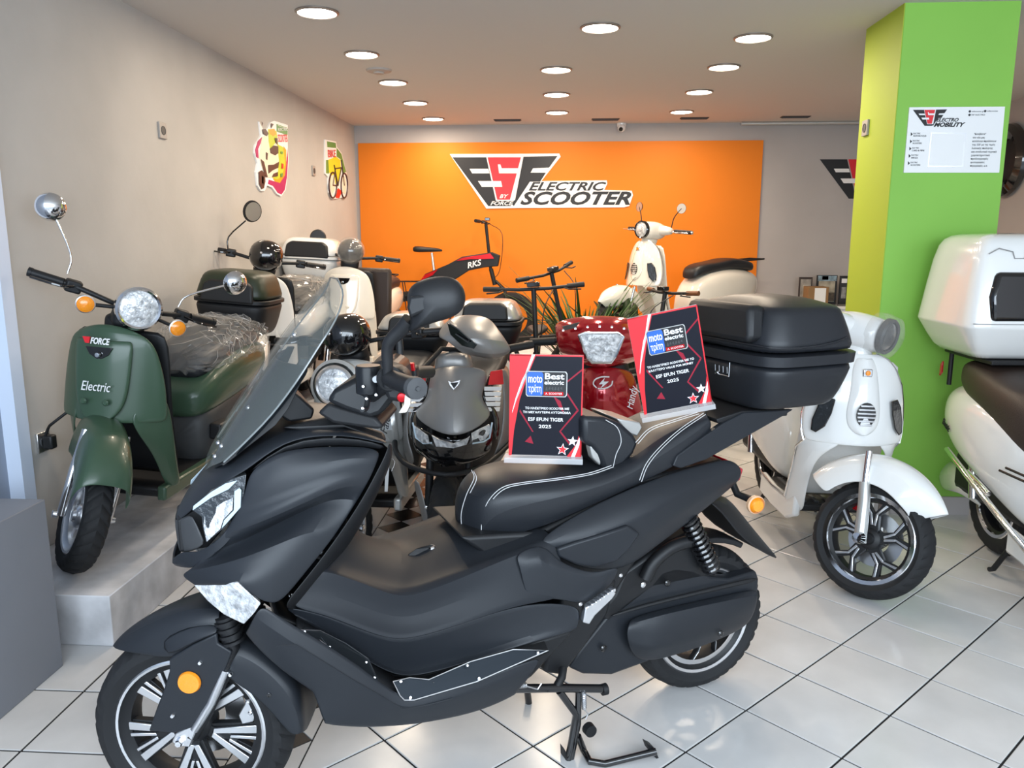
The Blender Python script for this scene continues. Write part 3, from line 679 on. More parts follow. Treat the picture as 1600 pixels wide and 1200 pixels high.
# step-through tunnel and inner floor
grid('tunnel', [
    hr((552, 800, 0), (566, 826, 0), (590, 846, 0), (632, 858, 0), (668, 842, 0), (700, 824, 0), (745, 812, 0), (830, 800, 0)),
    hr((528, 838, .11), (546, 856, .11), (578, 872, .11), (628, 890, .11), (664, 884, .11), (712, 862, .11), (770, 846, .11), (850, 822, .12)),
    hr((512, 868, .16), (530, 882, .16), (572, 897, .16), (622, 914, .165), (656, 908, .165), (716, 886, .165), (785, 862, .165), (862, 833, .165)),
    hr((504, 884, .185), (530, 893, .19), (570, 906, .19), (618, 923, .195), (652, 919, .195), (720, 893, .195), (795, 865, .195), (870, 838, .19)),
    hr((500, 889, .20), (530, 899, .207), (570, 912, .212), (616, 932, .215), (652, 930, .215), (722, 903, .215), (800, 869, .215), (868, 846, .20)),
    hr((470, 918, .20), (520, 930, .205), (566, 948, .206), (616, 966, .206), (656, 962, .208), (730, 932, .216), (812, 898, .228), (884, 884, .225)),
    hr((442, 948, .215), (500, 957, .228), (560, 982, .238), (615, 1002, .244), (662, 994, .244), (735, 971, .248), (822, 940, .248), (900, 936, .238)),
], mat('matte_tunnel_plastic', (.016, .018, .022), .5, bump=.15, bscale=900, bdist=.0004, spec=.3), hero, 2, cr_=(3, 4, 6))
grid('lower_body', [
    hr((442, 948, .208), (500, 957, .216), (560, 982, .222), (615, 1001, .228), (662, 994, .228), (735, 970, .233), (822, 940, .238), (905, 944, .235)),
    hr((450, 954, .20), (500, 968, .205), (560, 1000, .20), (614, 1026, .20), (660, 1020, .205), (735, 1000, .215), (830, 968, .235), (910, 958, .24)),
    hr((462, 962, .20), (505, 982, .195), (560, 1018, .185), (613, 1050, .185), (655, 1048, .195), (735, 1026, .21), (830, 990, .24), (908, 975, .245)),
    hr((464, 966, .225), (508, 990, .215), (566, 1028, .205), (618, 1058, .205), (662, 1056, .215), (740, 1032, .235), (845, 1000, .25), (903, 985, .245)),
], 'black', hero, 2, cr_=(0, 2))
prism('belly', hr((505, 990, .19), (560, 1022, .18), (615, 1056, .18), (660, 1056, .18), (740, 1030, .19), (850, 998, .2), (900, 985, .2), (830, 1060, .18), (740, 1100, .18), (640, 1120, .18), (560, 1122, .18), (505, 1075, .17), (440, 1010, .16), (430, 960, .16)), (0, -.36, 0), 'black2', hero, .01)
# running boards and outer skirt
grid('floor_board', [
    hr((464, 966, .22), (508, 990, .21), (566, 1028, .20), (615, 1058, .20), (662, 1058, .21), (740, 1034, .23), (850, 1002, .25)),
    hr((464, 984, .262), (515, 1014, .265), (560, 1045, .268), (605, 1080, .27), (640, 1098, .275), (740, 1070, .275), (858, 1020, .262)),
], 'black2', hero, 0, .006)
grid('side_skirt', [
    hr((408, 943, .262), (434, 962, .265), (465, 981, .268), (515, 1010, .27), (560, 1040, .272), (596, 1068, .275), (632, 1093, .28), (680, 1084, .28), (760, 1058, .278), (850, 1022, .265)),
    hr((396, 962, .262), (430, 985, .275), (463, 1007, .28), (500, 1030, .283), (545, 1058, .285), (590, 1084, .287), (630, 1108, .288), (670, 1101, .287), (745, 1078, .283), (846, 1035, .268)),
    hr((388, 978, .245), (425, 1008, .262), (462, 1040, .268), (498, 1062, .272), (545, 1086, .275), (590, 1104, .276), (632, 1118, .276), (675, 1112, .276), (745, 1095, .272), (832, 1055, .26)),
    hr((383, 987, .225), (412, 1019, .24), (446, 1048, .25), (492, 1078, .255), (508, 1126, .255), (560, 1134, .255), (632, 1130, .255), (680, 1123, .255), (748, 1110, .25), (806, 1084, .24)),
    hr((383, 988, .22), (412, 1020, .235), (446, 1050, .245), (491, 1080, .25), (508, 1130, .25), (560, 1136, .25), (633, 1132, .25), (681, 1125, .25), (749, 1111, .245), (808, 1084, .235)),
    hr((384, 986, .16), (415, 1018, .17), (448, 1045, .18), (496, 1078, .18), (512, 1128, .18), (575, 1132, .18), (635, 1128, .18), (690, 1118, .18), (755, 1100, .18), (815, 1070, .18)),
], 'black', hero, 2, cr_=(0, 1, 3, 4), cc=(3, 4))
fp = prism('foot_plate', hr((614, 1065, .262), (640, 1059, .255), (670, 1062, .25), (735, 1034, .252), (802, 1015, .258), (857, 1016, .272), (745, 1065, .285), (647, 1094, .288), (632, 1094, .288), (625, 1087, .285)), (0, -.003, -.006), mat('dark_tread_plate', (.028, .036, .046), .3, .5), hero, .0008)
tube('plate_edge', hr((614, 1065, .264), (640, 1059, .257), (670, 1062, .252), (735, 1034, .254), (802, 1015, .260), (857, 1016, .274), (745, 1065, .287), (647, 1094, .290), (632, 1094, .290), (625, 1087, .287), (614, 1065, .264)), .0016, 'alu', fp, 5)
for (x0, x1, y0, y1) in [(668, 678, 1086, 1066), (700, 708, 1078, 1066), (732, 738, 1070, 1054), (762, 767, 1060, 1044), (792, 796, 1046, 1034)]:
    tube('grip_rib', hr((x0, y0, .276), (x1, y1, .268)), .003, 'dgrey', fp, 6)
bolts('screw', hr((626, 1065, .266), (641, 1090, .288), (667, 1076, .274), (730, 1040, .262), (748, 1060, .285), (840, 1020, .274)), (0, 1, .6), .005, 'chrome', fp)
fp2 = prism('front_foot_plate', hr((470, 984, .262), (477, 980, .25), (500, 985, .235), (540, 1005, .222), (575, 1029, .215), (584, 1050, .24), (594, 1069, .27), (550, 1038, .27), (515, 1012, .268)), (0, -.003, -.004), mat('dark_plate', (.03, .035, .04), .3, .5), hero, .0008)
tube('plate_edge', hr((470, 984, .264), (500, 985, .237), (540, 1005, .224), (575, 1029, .217), (594, 1069, .272), (515, 1012, .270), (470, 984, .264)), .001, 'alu', fp2, 5)
tube('plate_edge', hr((480, 985, .25), (515, 1012, .27), (492, 985, .24)), .001, 'alu', fp2, 5)
bolts('screw', hr((476, 987, .262), (515, 1011, .268), (572, 1035, .23), (585, 1059, .26)), (0, 1, .6), .004, 'chrome', fp2)
tube('skirt_crease', hr((434, 1009, .283), (463, 1007, .284), (500, 1030, .287), (545, 1058, .289), (590, 1084, .291), (630, 1108, .292), (670, 1101, .291), (708, 1091, .288)), .0012, 'black', hero, 5)
# charge cap on the tunnel
cap = prism('charge_port_cap', hr((636, 866, .05), (650, 856, .05), (672, 850, .05), (688, 852, .05), (692, 860, .05), (684, 870, .06), (664, 878, .07), (644, 878, .07)), (-.004, .0, -.02), 'black2', hero, .004)
lathe('key_lock', [(0, .006), (.008, .006), (.012, .002), (.012, -.006)], h(675, 856, .05), (.1, .2, 1), 'chrome', cap, 16)
# rear side panels
grid('rear_side_panel', [
    hr((842, 845, .185), (876, 818, .18), (925, 790, .17), (976, 766, .165), (1015, 751, .155), (1056, 736, .145), (1096, 726, .13), (1135, 716, .11)),
    hr((850, 850, .20), (884, 836, .205), (930, 816, .21), (974, 796, .21), (1014, 776, .20), (1056, 757, .18), (1100, 740, .15), (1152, 722, .12)),
    hr((869, 857, .205), (900, 845, .215), (940, 833, .222), (982, 820, .225), (1020, 797, .215), (1060, 772, .195), (1104, 748, .16), (1162, 734, .12)),
    hr((871, 862, .20), (902, 858, .205), (945, 855, .21), (1003, 832, .218), (1036, 818, .205), (1070, 795, .185), (1108, 768, .155), (1158, 748, .12)),
    hr((872, 866, .195), (905, 880, .2), (945, 888, .2), (965, 878, .205), (1002, 866, .19), (1050, 832, .17), (1090, 800, .15), (1152, 753, .115)),
    hr((874, 868, .18), (905, 888, .18), (950, 892, .18), (988, 884, .18), (1024, 854, .17), (1056, 830, .16), (1092, 803, .14), (1150, 755, .10)),
], 'black', hero, 2, cr_=(2, 3))
prism('pod_panel', hr((872, 858, .222), (900, 848, .228), (940, 836, .235), (982, 822, .24), (1001, 834, .235), (984, 858, .225), (964, 878, .222), (930, 888, .222), (901, 883, .22), (872, 870, .218)), (0, -.02, 0), 'black', hero, .006, mir=True)
grid('pod_surround', [
    hr((800, 867, .218), (842, 848, .205), (862, 862, .222), (872, 876, .23), (905, 890, .236), (932, 896, .238), (966, 884, .236)),
    hr((812, 884, .232), (842, 872, .236), (860, 884, .24), (880, 893, .242), (908, 902, .244), (935, 904, .242), (968, 892, .236)),
    hr((820, 938, .240), (846, 938, .242), (870, 938, .242), (890, 942, .24), (906, 944, .238), (926, 938, .235), (955, 915, .22)),
], 'black', hero, 2, cr_=(1,), cc=(1, 2))
prism('under_seat_frame', hr((720, 840, .14), (840, 832, .14), (900, 800, .14), (1000, 750, .14), (1130, 718, .10), (1150, 750, .10), (1000, 870, .13), (960, 930, .15), (900, 940, .16), (860, 900, .16), (760, 870, .14)), (0, -.28, 0), 'black2', hero, .01)
# seat
S0 = hr((714, 836, 0), (704, 803, 0), (714, 766, 0), (744, 738, 0), (796, 728, 0), (855, 722, 0), (912, 716, 0), (948, 712, 0), (990, 692, 0), (1020, 668, 0), (1066, 650, 0), (1108, 636, 0))
S1 = hr((738, 838, .06), (738, 802, .065), (750, 774, .085), (785, 762, .115), (820, 756, .13), (870, 750, .14), (920, 742, .14), (952, 735, .14), (998, 712, .135), (1024, 688, .13), (1062, 668, .125), (1104, 647, .12))
S2 = hr((752, 838, .09), (762, 812, .11), (783, 798, .135), (812, 788, .152), (850, 780, .168), (890, 772, .176), (930, 762, .176), (968, 748, .172), (1008, 728, .165), (1040, 706, .155), (1078, 682, .145), (1112, 656, .135))
S3 = hr((750, 842, .06), (775, 842, .09), (800, 839, .11), (830, 830, .13), (862, 820, .145), (900, 802, .155), (940, 784, .155), (978, 766, .155), (1018, 747, .15), (1056, 729, .145), (1090, 702, .135), (1114, 668, .125))
seat = grid('seat', [S0, S1, S2, S3], 'vinyl', hero, 2, .006)
def stitchline(pts, y=.0035):
    P = cr([(p[0], p[1] + y * .7, p[2] + y) for p in pts], 5); c = []
    for k in (-1, 1):
        Q = [(p[0] + k * .0035, p[1], p[2] + k * .0025) for p in P]
        c.append(tubegeo(Q, .0011, 5))
    g = join(c); return mk('stitching', g[0], g[1], 'stitch', seat)
stitchline(hr((753, 838, .09), (755, 812, .088), (764, 786, .10), (785, 765, .12), (815, 757, .134), (870, 750, .144), (920, 742, .144), (956, 730, .142)))
stitchline(hr((724, 834, .03), (722, 806, .03), (730, 776, .035), (742, 750, .045), (738, 737, .02)))
stitchline(hr((1000, 753, .172), (1010, 728, .168), (1030, 703, .15), (1062, 674, .135), (1100, 648, .125)))
stitchline(hr((994, 694, .12), (1016, 672, .122), (1055, 658, .122), (1090, 647, .118)))
br = prism('rider_backrest', hr((912, 651, .12), (945, 652, .12), (972, 662, .12), (992, 680, .12), (999, 692, .12), (991, 710, .12), (975, 728, .12), (955, 736, .12), (943, 733, .12), (936, 712, .12), (926, 700, .12), (912, 692, .12)), (0, -.25, 0), 'vinyl', hero, .014)
P = cr([(p[0], p[1] + .002, p[2]) for p in hr((946, 656, .12), (964, 668, .12), (970, 690, .12), (962, 710, .12), (957, 732, .12))], 4)
g = tubegeo(P, .0012, 5); mk('stitching', g[0], g[1], 'stitch', br)
prism('backrest_bracket', hr((922, 698, .11), (928, 692, .11), (942, 712, .11), (938, 728, .11), (926, 716, .11)), (0, -.03, 0), 'silver', hero, .004)
prism('backrest_bracket', hr((964, 654, .085), (1000, 660, .085), (1004, 668, .085), (996, 682, .085), (980, 676, .085)), (0, -.17, 0), 'silver', hero, .004)
# tail arm that carries the case
prism('tail_arm', hr((1052, 728, .16), (1058, 712, .155), (1086, 692, .15), (1130, 662, .14), (1162, 645, .135), (1240, 640, .13), (1224, 650, .13), (1180, 675, .135), (1104, 718, .145), (1064, 732, .155)), (0, -.02, 0), 'black', hero, .003, mir=True)
prism('rack_plate', hr((1120, 655, .13), (1160, 642, .13), (1232, 640, .13), (1230, 650, .13), (1160, 655, .13), (1122, 662, .13)), (0, -.26, 0), 'black2', hero, .003)
# ---- top case
bx = V(h(1205, 640, .20)); x1 = bx.x; zb = bx.z
tcm = mat('top_case_plastic', (.013, .0145, .018), .4, bump=.25, bscale=600, bdist=.0006)
TX = x1 + .03
zr = h(1205, 560, .24)[2]; zt = h(1205, 478, .2)[2]
tc = loftz('top_case', [(zb - .012, TX - 0.296, TX - .02, .15, .42), (zb - .010, TX - 0.311, TX - .01, .18, .42), (zb + .01, TX - 0.326, TX, .200, .42), (zb + .06, TX - 0.342, TX + .010, .222, .42), (zr - .045, TX - 0.357, TX + .020, .240, .42), (zr - .032, TX - 0.358, TX + .020, .240, .42)], tcm, hero, 1, 32)
loftz('lid_rim', [(zr - .034, TX - 0.354, TX + .018, .236, .42), (zr - .032, TX - 0.363, TX + .026, .245, .42), (zr - .002, TX - 0.366, TX + .027, .247, .42), (zr + .001, TX - 0.358, TX + .018, .240, .42)], tcm, tc, 0, 32)
loftz('lid', [(zr - .002, TX - 0.360, TX + .020, .240, .42), (zr + .02, TX - 0.357, TX + .018, .238, .42), (zr + .07, TX - 0.345, TX + .008, .226, .42), (zt - .028, TX - 0.326, TX - .01, .208, .42), (zt - .012, TX - 0.318, TX - .015, .200, .42), (zt - .002, TX - 0.289, TX - .04, .165, .5), (zt + .012, TX - 0.252, TX - .08, .12, .6), (zt + .017, TX - 0.207, TX - 0.104, .05, .7)], tcm, tc, 1, 32)
tube('lid_crease', [(TX + .019, -.16, zr + .030), (TX + .020, .16, zr + .030), (TX - .01, .236, zr + .028), (TX - 0.148, .244, zr + .028), (TX - 0.281, .225, zr + .045), (TX - 0.348, .12, zr + .06)], .003, tcm, tc, 6, 4)
prism('backrest_pad', [(TX - .02, -.165, zr + .035), (TX - .02, .165, zr + .035), (TX - .02, .17, zr + .06), (TX - .03, .155, zt - .002), (TX - .03, -.155, zt - .002), (TX - .02, -.17, zr + .06)], (.065, 0, 0), 'black2', tc, .018)
loftz('tail_reflector', [(zt - .045, TX - 0.351, TX - 0.296, .12, .5), (zt - .012, TX - 0.337, TX - 0.289, .11, .5)], 'redlens', tc, 1)
xx = TX + .030
prism('tail_reflector', hr((1272, 476, .10), (1290, 473, .10), (1308, 482, .10), (1316, 492, .10), (1296, 491, .10), (1272, 487, .10)), (0, -.12, 0), 'redlens', tc, .004)
tube('lock_outline', [(xx, .07, zr - .036), (xx, .07, zr - .08), (xx, -.0, zr - .08)], .0015, 'alu', tc, 5)
for k in range(4): tube('lock_mark', [(xx, .06 - k * .02, zr - .072), (xx, .058 - k * .02, zr - .052)], .0012, 'alu', tc, 5)
lathe('key_lock', [(0, .006), (.005, .006), (.006, 0)], (xx, .012, zr - .075), (1, 0, 0), 'chrome', tc, 12)
prism('centre_frame', hr((880, 930, .15), (965, 905, .15), (950, 960, .15), (915, 1010, .15), (880, 1056, .15), (850, 1052, .15), (862, 1000, .15)), (0, -.26, 0), 'black2', hero, .01)
# ---- rear end: mudguard, signal, shock, swingarm cover
grid('rear_mudguard', [
    hr((1122, 778, .0), (1140, 770, .0), (1165, 800, 0), (1195, 842, 0), (1215, 871, 0)),
    hr((1112, 780, .05), (1132, 786, .05), (1158, 815, .06), (1190, 850, .06), (1214, 873, .02)),
    hr((1104, 783, .08), (1128, 800, .085), (1150, 835, .09), (1180, 858, .08), (1212, 873, .03)),
], 'black2', hero, 1, .006)
tube('plate_strut', hr((1140, 745, .02), (1152, 772, .05), (1172, 780, .10)), .012, 'black2', hero, 8, mir=True)
rs = lathe('rear_signal', [(0, .022), (.018, .020), (.027, .010), (.028, -.004), (.012, -.03), (0, -.032)], h(1180, 788, .13), (.15, 1, 0), 'amber', hero, 24)
lathe('signal_rim', [(.0265, .012), (.030, .008), (.030, -.004), (.026, -.006)], h(1180, 788, .13), (.15, 1, 0), mat('pale_amber_rim', (.8, .5, .3), .2), rs, 24, True)
prism('tail_light', hr((1136, 718, .08), (1162, 733, .08), (1156, 752, .08), (1142, 750, .08)), (0, -.16, 0), 'redlens', hero, .004)
prism('wheel_hugger', [(.29 * cos(a), .055, .25 + .29 * sin(a)) for a in [radians(k) for k in range(40, 125, 8)]] + [(.27 * cos(a), .055, .25 + .27 * sin(a)) for a in [radians(k) for k in range(120, 35, -8)]], (0, -.11, 0), 'black2', hero, .004)
sa = V(h(1074, 808, .13)); sb = V(h(1112, 888, .13))
spring('shock_spring', sa, sb, .027, .0065, 11, 'gblack', hero)
tube('shock_body', [sa, sb], .017, 'black2', hero, 12); tube('shock_foot', [sa.lerp(sb, .8), sb], .03, 'black2', hero, 12)
prism('swingarm', hr((946, 966, .10), (985, 935, .10), (1018, 912, .10), (1034, 893, .10), (1056, 886, .10), (1084, 890, .10), (1112, 902, .10), (1140, 905, .10), (1182, 892, .10), (1186, 905, .10), (1183, 940, .10), (1100, 990, .10), (1008, 1036, .10), (956, 1055, .10), (912, 1054, .10), (890, 1044, .10), (905, 1018, .10)), (0, -.05, 0), 'black', hero, .008)
lc = grid('swingarm_cover', [
    hr((983, 966, .11), (1040, 950, .11), (1110, 935, .11), (1160, 924, .11), (1184, 920, .11)),
    hr((980, 976, .13), (1040, 960, .14), (1110, 944, .14), (1160, 934, .135), (1185, 930, .12)),
    hr((976, 988, .135), (1030, 988, .155), (1100, 972, .155), (1150, 960, .15), (1183, 948, .12)),
    hr((980, 1006, .135), (1020, 1012, .155), (1085, 998, .15), (1128, 985, .14), (1174, 972, .12)),
    hr((988, 1024, .12), (1008, 1036, .12), (1050, 1026, .12), (1105, 1008, .12), (1155, 985, .11)),
], 'black', hero, 2, .006, mir=False, cr_=(1, 3), cc=(1,))
grid('cover_ridge', [hr((948, 962, .112), (1000, 944, .112), (1080, 925, .112), (1150, 908, .112), (1186, 900, .112)), hr((950, 967, .118), (1000, 951, .12), (1080, 932, .12), (1150, 916, .12), (1187, 908, .115))], 'black2', hero, 1, .006, mir=False)
bolts('cover_bolt', hr((1043, 911, .112), (943, 1013, .112), (1126, 990, .15)), (0, 1, 0), .011, 'gblack', hero, .006)
wheel(hero, (0, 0, .25), .25, .062, .178, 'turbine', 'rear_wheel', disc=True, side=-1)
tube('frame_tube', hr((1008, 905, .12), (1022, 878, .12), (1050, 855, .12), (1080, 845, .12)), .02, 'black2', hero, 10, 3)
prism('rear_frame', hr((960, 930, .10), (975, 895, .10), (1040, 850, .10), (1100, 820, .10), (1120, 900, .10), (1020, 920, .10), (950, 975, .10), (935, 960, .10)), (0, -.2, 0), 'black2', hero, .01)
bolts('cover_bolt', hr((1005, 914, .14),), (0, 1, 0), .009, 'chrome', hero)
pg = prism('passenger_peg', hr((911, 973, .262), (915, 950, .262), (935, 938, .262), (958, 921, .262), (963, 927, .262), (957, 936, .262), (930, 962, .262), (921, 976, .262)), (0, -.022, 0), 'alu', hero, .003)
gs = [boxgeo(V(h(920 + k * 6.2, 946 - k * 4.3, .256)), (.008, .02, .008)) for k in range(7)]
g = join(gs); mk('peg_teeth', g[0], g[1], 'alu', pg, smooth=False)
bolts('cover_bolt', hr((970, 899, .236), (907, 944, .25)), (0, 1, 0), .006, 'chrome', hero)
# ---- stand
cs = tube('centre_stand', hr((800, 1076, .20), (870, 1075, .20), (944, 1076, .20)), .0125, 'gblack', hero, 12)
lathe('stand_pivot', [(0, .008), (.017, .008), (.017, -.008), (0, -.008)], h(944, 1077, .20), (1, 0, 0), 'black2', cs, 16)
tube('stand_bracket', hr((868, 1076, .20), (878, 1058, .19), (880, 1044, .17)), .012, 'black2', cs, 8)
tube('stand_leg', hr((874, 1080, .20), (900, 1115, .20), (895, 1150, .2), (888, 1188, .2)), .011, 'gblack', cs, 10)
tube('stand_leg', hr((904, 1080, .20), (903, 1130, .2), (892, 1186, .2)), .010, 'gblack', cs, 10)
tube('stand_leg', hr((903, 1150, .20), (912, 1172, .2), (922, 1190, .26), (945, 1194, .27), (1025, 1174, .31)), .0105, 'gblack', cs, 10)
prism('stand_foot', hr((1012, 1163, .30), (1022, 1168, .30), (1031, 1188, .30), (1026, 1186, .30), (1016, 1174, .30)), (0, -.03, .0), 'black2', cs, .001)
prism('stand_foot', hr((882, 1170, .20), (888, 1182, .2), (902, 1192, .2), (894, 1194, .2), (883, 1186, .2)), (0, -.03, 0), 'black2', cs, .001)
lathe('stand_roller', [(0, .012), (.018, .012), (.019, -.01), (0, -.01)], h(921, 1140, .21), (0, 1, 0), 'black2', cs, 18)
spring('return_spring', h(912, 1082, .215), h(913, 1108, .215), .006, .0018, 9, 'alu', cs)
tube('spring_hook', hr((913, 1108, .215), (919, 1116, .215), (915, 1124, .215)), .002, 'alu', cs, 5)
spring('side_spring', h(810, 1071, .23), h(822, 1070, .23), .007, .0016, 5, 'alu', cs)
tube('spring_hook', hr((822, 1072, .23), (840, 1077, .23), (846, 1068, .23)), .002, 'alu', cs, 5)
tube('far_stand_leg', hr((824, 1080, -.1), (830, 1130, -.12)), .012, 'gblack', cs, 8)
# ---- front wheel group (steered)
CT[0] = HI @ WM
wheel(hero, (0, 0, .26), .26, .058, .19, 'split', 'front_wheel', side=-1)
grid('front_fender', [
    wr_((177, 1008, 0), (190, 988, 0), (222, 966, 0), (262, 948, 0), (306, 932, 0), (345, 938, 0)),
    wr_((175, 1010, .02), (196, 994, .04), (228, 976, .055), (264, 960, .06), (306, 948, .065), (345, 952, .07)),
    wr_((178, 1012, .04), (204, 1006, .065), (232, 998, .075), (268, 985, .08), (306, 972, .085), (344, 972, .085)),
    wr_((180, 1014, .05), (205, 1020, .075), (234, 1023, .085), (262, 1028, .09), (300, 1020, .095), (342, 1004, .095)),
], 'black', hero, 2, .004, cr_=(2, 3))
fc = prism('fork_cover', wr_((264, 1030, .105), (300, 1008, .105), (338, 990, .105), (340, 1006, .105), (362, 1019, .105), (346, 1060, .105), (327, 1101, .105), (307, 1136, .105), (272, 1146, .105), (232, 1143, .105), (244, 1108, .105), (255, 1080, .105), (264, 1050, .105)), (0, -.012, 0), 'black', hero, .004, mir=True)
grid('fender_blend', [wr_((248, 1000, .082), (280, 984, .085), (310, 974, .085), (343, 975, .085)), wr_((260, 1030, .1), (290, 1012, .107), (320, 997, .107), (342, 990, .105))], 'black', hero, 1, .004)
grid('rear_fender', [
    wr_((372, 985, 0), (400, 992, 0), (440, 1022, 0), (470, 1055, 0), (480, 1095, 0), (480, 1142, 0)),
    wr_((374, 995, .05), (400, 1006, .05), (438, 1035, .05), (464, 1062, .05), (476, 1096, .05), (478, 1142, .05)),
    wr_((366, 1020, .085), (392, 1026, .085), (425, 1050, .085), (450, 1078, .085), (466, 1106, .085), (472, 1148, .08)),
    wr_((352, 1056, .09), (366, 1068, .09), (394, 1086, .09), (420, 1110, .09), (440, 1134, .09), (456, 1150, .085)),
], 'black', hero, 2, .004)
bolts('fork_bolt', wr_((313, 1035, .106), (270, 1118, .106)), (0, 1, 0), .0065, 'chrome', fc, .006)
bolts('fork_bolt', wr_((361, 1053, .092),), (0, 1, 0), .0065, 'chrome', fc, .008)
bolts('fender_hole', wr_((420, 1086, .09),), (0, 1, 0), .006, 'gblack', fc, .002)
lathe('fork_reflector', [(0, .008), (.026, .007), (.029, .002), (.029, 0)], wv(296, 1066, .107), (0, 1, 0), 'amber', fc, 28)
tube('fork_leg', wr_((352, 975, .075), (362, 1010, .075), (345, 1060, .075), (318, 1118, .08), (300, 1148, .085)), [.02, .02, .02, .02, .02], 'black2', hero, 12, mir=True)
fk = tube('fork_lower', wr_((352, 1046, .095), (330, 1098, .098), (304, 1140, .10)), .011, 'alu', hero, 10)
prism('axle_clamp', wr_((268, 1160, .104), (274, 1146, .104), (295, 1136, .104), (308, 1128, .104), (306, 1144, .104), (296, 1168, .104), (276, 1166, .104)), (0, -.03, 0), 'alu', fk, .003)
lathe('axle_nut', [(0, .012), (.008, .012), (.0095, .009), (.0095, 0), (.014, 0), (.014, -.002)], wv(281, 1159, .106), (0, 1, 0), 'chrome', fk, 6)
for k, (zz_, rr) in enumerate([(0, .026), (.25, .03), (.45, .025), (.65, .03), (.85, .026)]): pass
a_, b_ = V(wv(352, 962, .075)), V(wv(366, 1004, .075))
gg = [tubegeo([a_.lerp(b_, t - .05), a_.lerp(b_, t + .05)], .03 if k % 2 else .025, 14) for k, t in enumerate([.05, .17, .29, .41, .53, .65, .77, .9])]
g = join(gg); mk('fork_gaiter', g[0], g[1], 'black2', hero, ang=50); g = ([(x, -y, z) for x, y, z in g[0]], [f[::-1] for f in g[1]]); mk('fork_gaiter', g[0], g[1], 'black2', hero, ang=50)
cal = prism('brake_caliper', wr_((384, 1078, .03), (398, 1086, .03), (404, 1104, .03), (396, 1128, .03), (378, 1132, .03), (372, 1118, .03), (382, 1100, .03)), (0, -.03, 0), 'alu', hero, .003)
bolts('caliper_bolt', wr_((388, 1096, .032), (391, 1114, .032)), (0, 1, 0), .006, 'chrome', cal)
# handlebar, grip, mirror (steered)
hb_ = tube('handlebar', wr_((560, 640, .05), (590, 612, .15), (615, 598, .24)), .014, 'black2', hero, 10)
gp = tube('grip', wr_((604, 589, .23), (630, 599, .31), (650, 606, .355)), [.018, .019, .0195], 'black2', hero, 18)
lathe('grip_flange', [(.012, .004), (.026, .004), (.027, -.004), (.012, -.004)], wv(608, 591, .24), V(wv(650, 606, .355)) - V(wv(608, 591, .24)), 'black2', gp, 24, True)
lathe('grip_end', [(0, .008), (.004, .008), (.005, .004), (.0215, .003), (.0225, -.004), (.0225, -.012), (.017, -.014)], wv(651, 607, .36), V(wv(650, 606, .355)) - V(wv(608, 591, .24)), 'dgrey', gp, 28)
sw = prism('switch_housing', wr_((597, 578, .22), (622, 576, .22), (636, 588, .22), (640, 620, .22), (628, 630, .22), (604, 626, .22), (598, 606, .22)), (0, -.07, 0), 'black2', hero, .01)
lathe('red_button', [(0, .006), (.009, .004), (.011, 0)], wv(628, 621, .225), (0, 1, .0), 'redenamel', sw, 16)
prism('cream_lever', wr_((632, 617, .26), (641, 618, .26), (641, 632, .26), (635, 645, .26), (622, 646, .26), (631, 632, .26)), (0, -.01, 0), mat('cream_plastic', (.75, .70, .6), .35), sw, .003)
mc = lathe('brake_reservoir', [(0, .03), (.026, .03), (.028, .026), (.028, -.03), (.02, -.034), (0, -.034)], wv(576, 592, .17), (0, 0, 1), 'sblack', hero, 24)
lathe('sight_glass', [(0, .008), (.007, .008), (.009, .004), (.009, 0)], wv(588, 592, .2), (0, 1, 0), 'chrome', mc, 16)
lev = tube('brake_lever', wr_((566, 612, .18), (574, 622, .2), (572, 638, .22), (566, 640, .24)), .006, 'black2', hero, 8, 3)
bolts('lever_bolt', wr_((568, 604, .2), (588, 617, .2), (573, 623, .21), (567, 638, .24)), (0, 1, .2), .0042, 'chrome', lev)
# bar cover (glossy wedge)
prism('bar_cover', wr_((508, 628, .14), (520, 610, .14), (552, 592, .13), (590, 575, .12), (612, 586, .12), (618, 620, .12), (596, 648, .13), (578, 654, .14), (540, 642, .14)), (0, -.26, 0), 'sblack', hero, .012)
prism('bar_neck', wr_((495, 646, .10), (512, 630, .10), (585, 650, .10), (600, 668, .10), (590, 672, .10), (520, 662, .10)), (0, -.2, 0), 'black2', hero, .01)
# near mirror
ms = tube('mirror_stem', wr_((606, 604, .25), (606, 575, .255), (605, 548, .26), (610, 532, .265), (624, 518, .27), (640, 500, .28)), [.010, .010, .0125, .0125, .0125, .016], 'black2', hero, 12, 3)
mcen = [(632, 520), (640, 498), (634, 478), (632, 462), (640, 446), (665, 436), (695, 434), (712, 444), (719, 462), (717, 482), (700, 496), (672, 502), (648, 512)]
mo = [V(wv(x, y, .30)) for x, y in mcen]; cc = sum(mo, V()) / len(mo)
ringsm = []
for k, (sc, dy) in enumerate([(1.0, -.028), (1.08, -.02), (1.08, -.004), (.93, .014), (.60, .026), (.2, .030)]):
    ringsm.append([tuple(cc + (p - cc) * sc + V((-.004 * k, dy, 0))) for p in mo])
mh = loft('mirror_housing', ringsm, 'black2', hero, 2)
prism('mirror_glass', [tuple(cc + (p - cc) * .86 + V((0, -.031, 0))) for p in mo], (0, -.001, 0), 'chrome', mh, 0)
prism('housing_facet', [tuple(V(wv(x, y, .32)) + V((0, .006, 0))) for x, y in [(640, 463), (670, 459), (695, 462), (676, 482), (652, 492), (641, 497), (636, 480)]], (0, -.02, 0), 'black2', mh, .006)
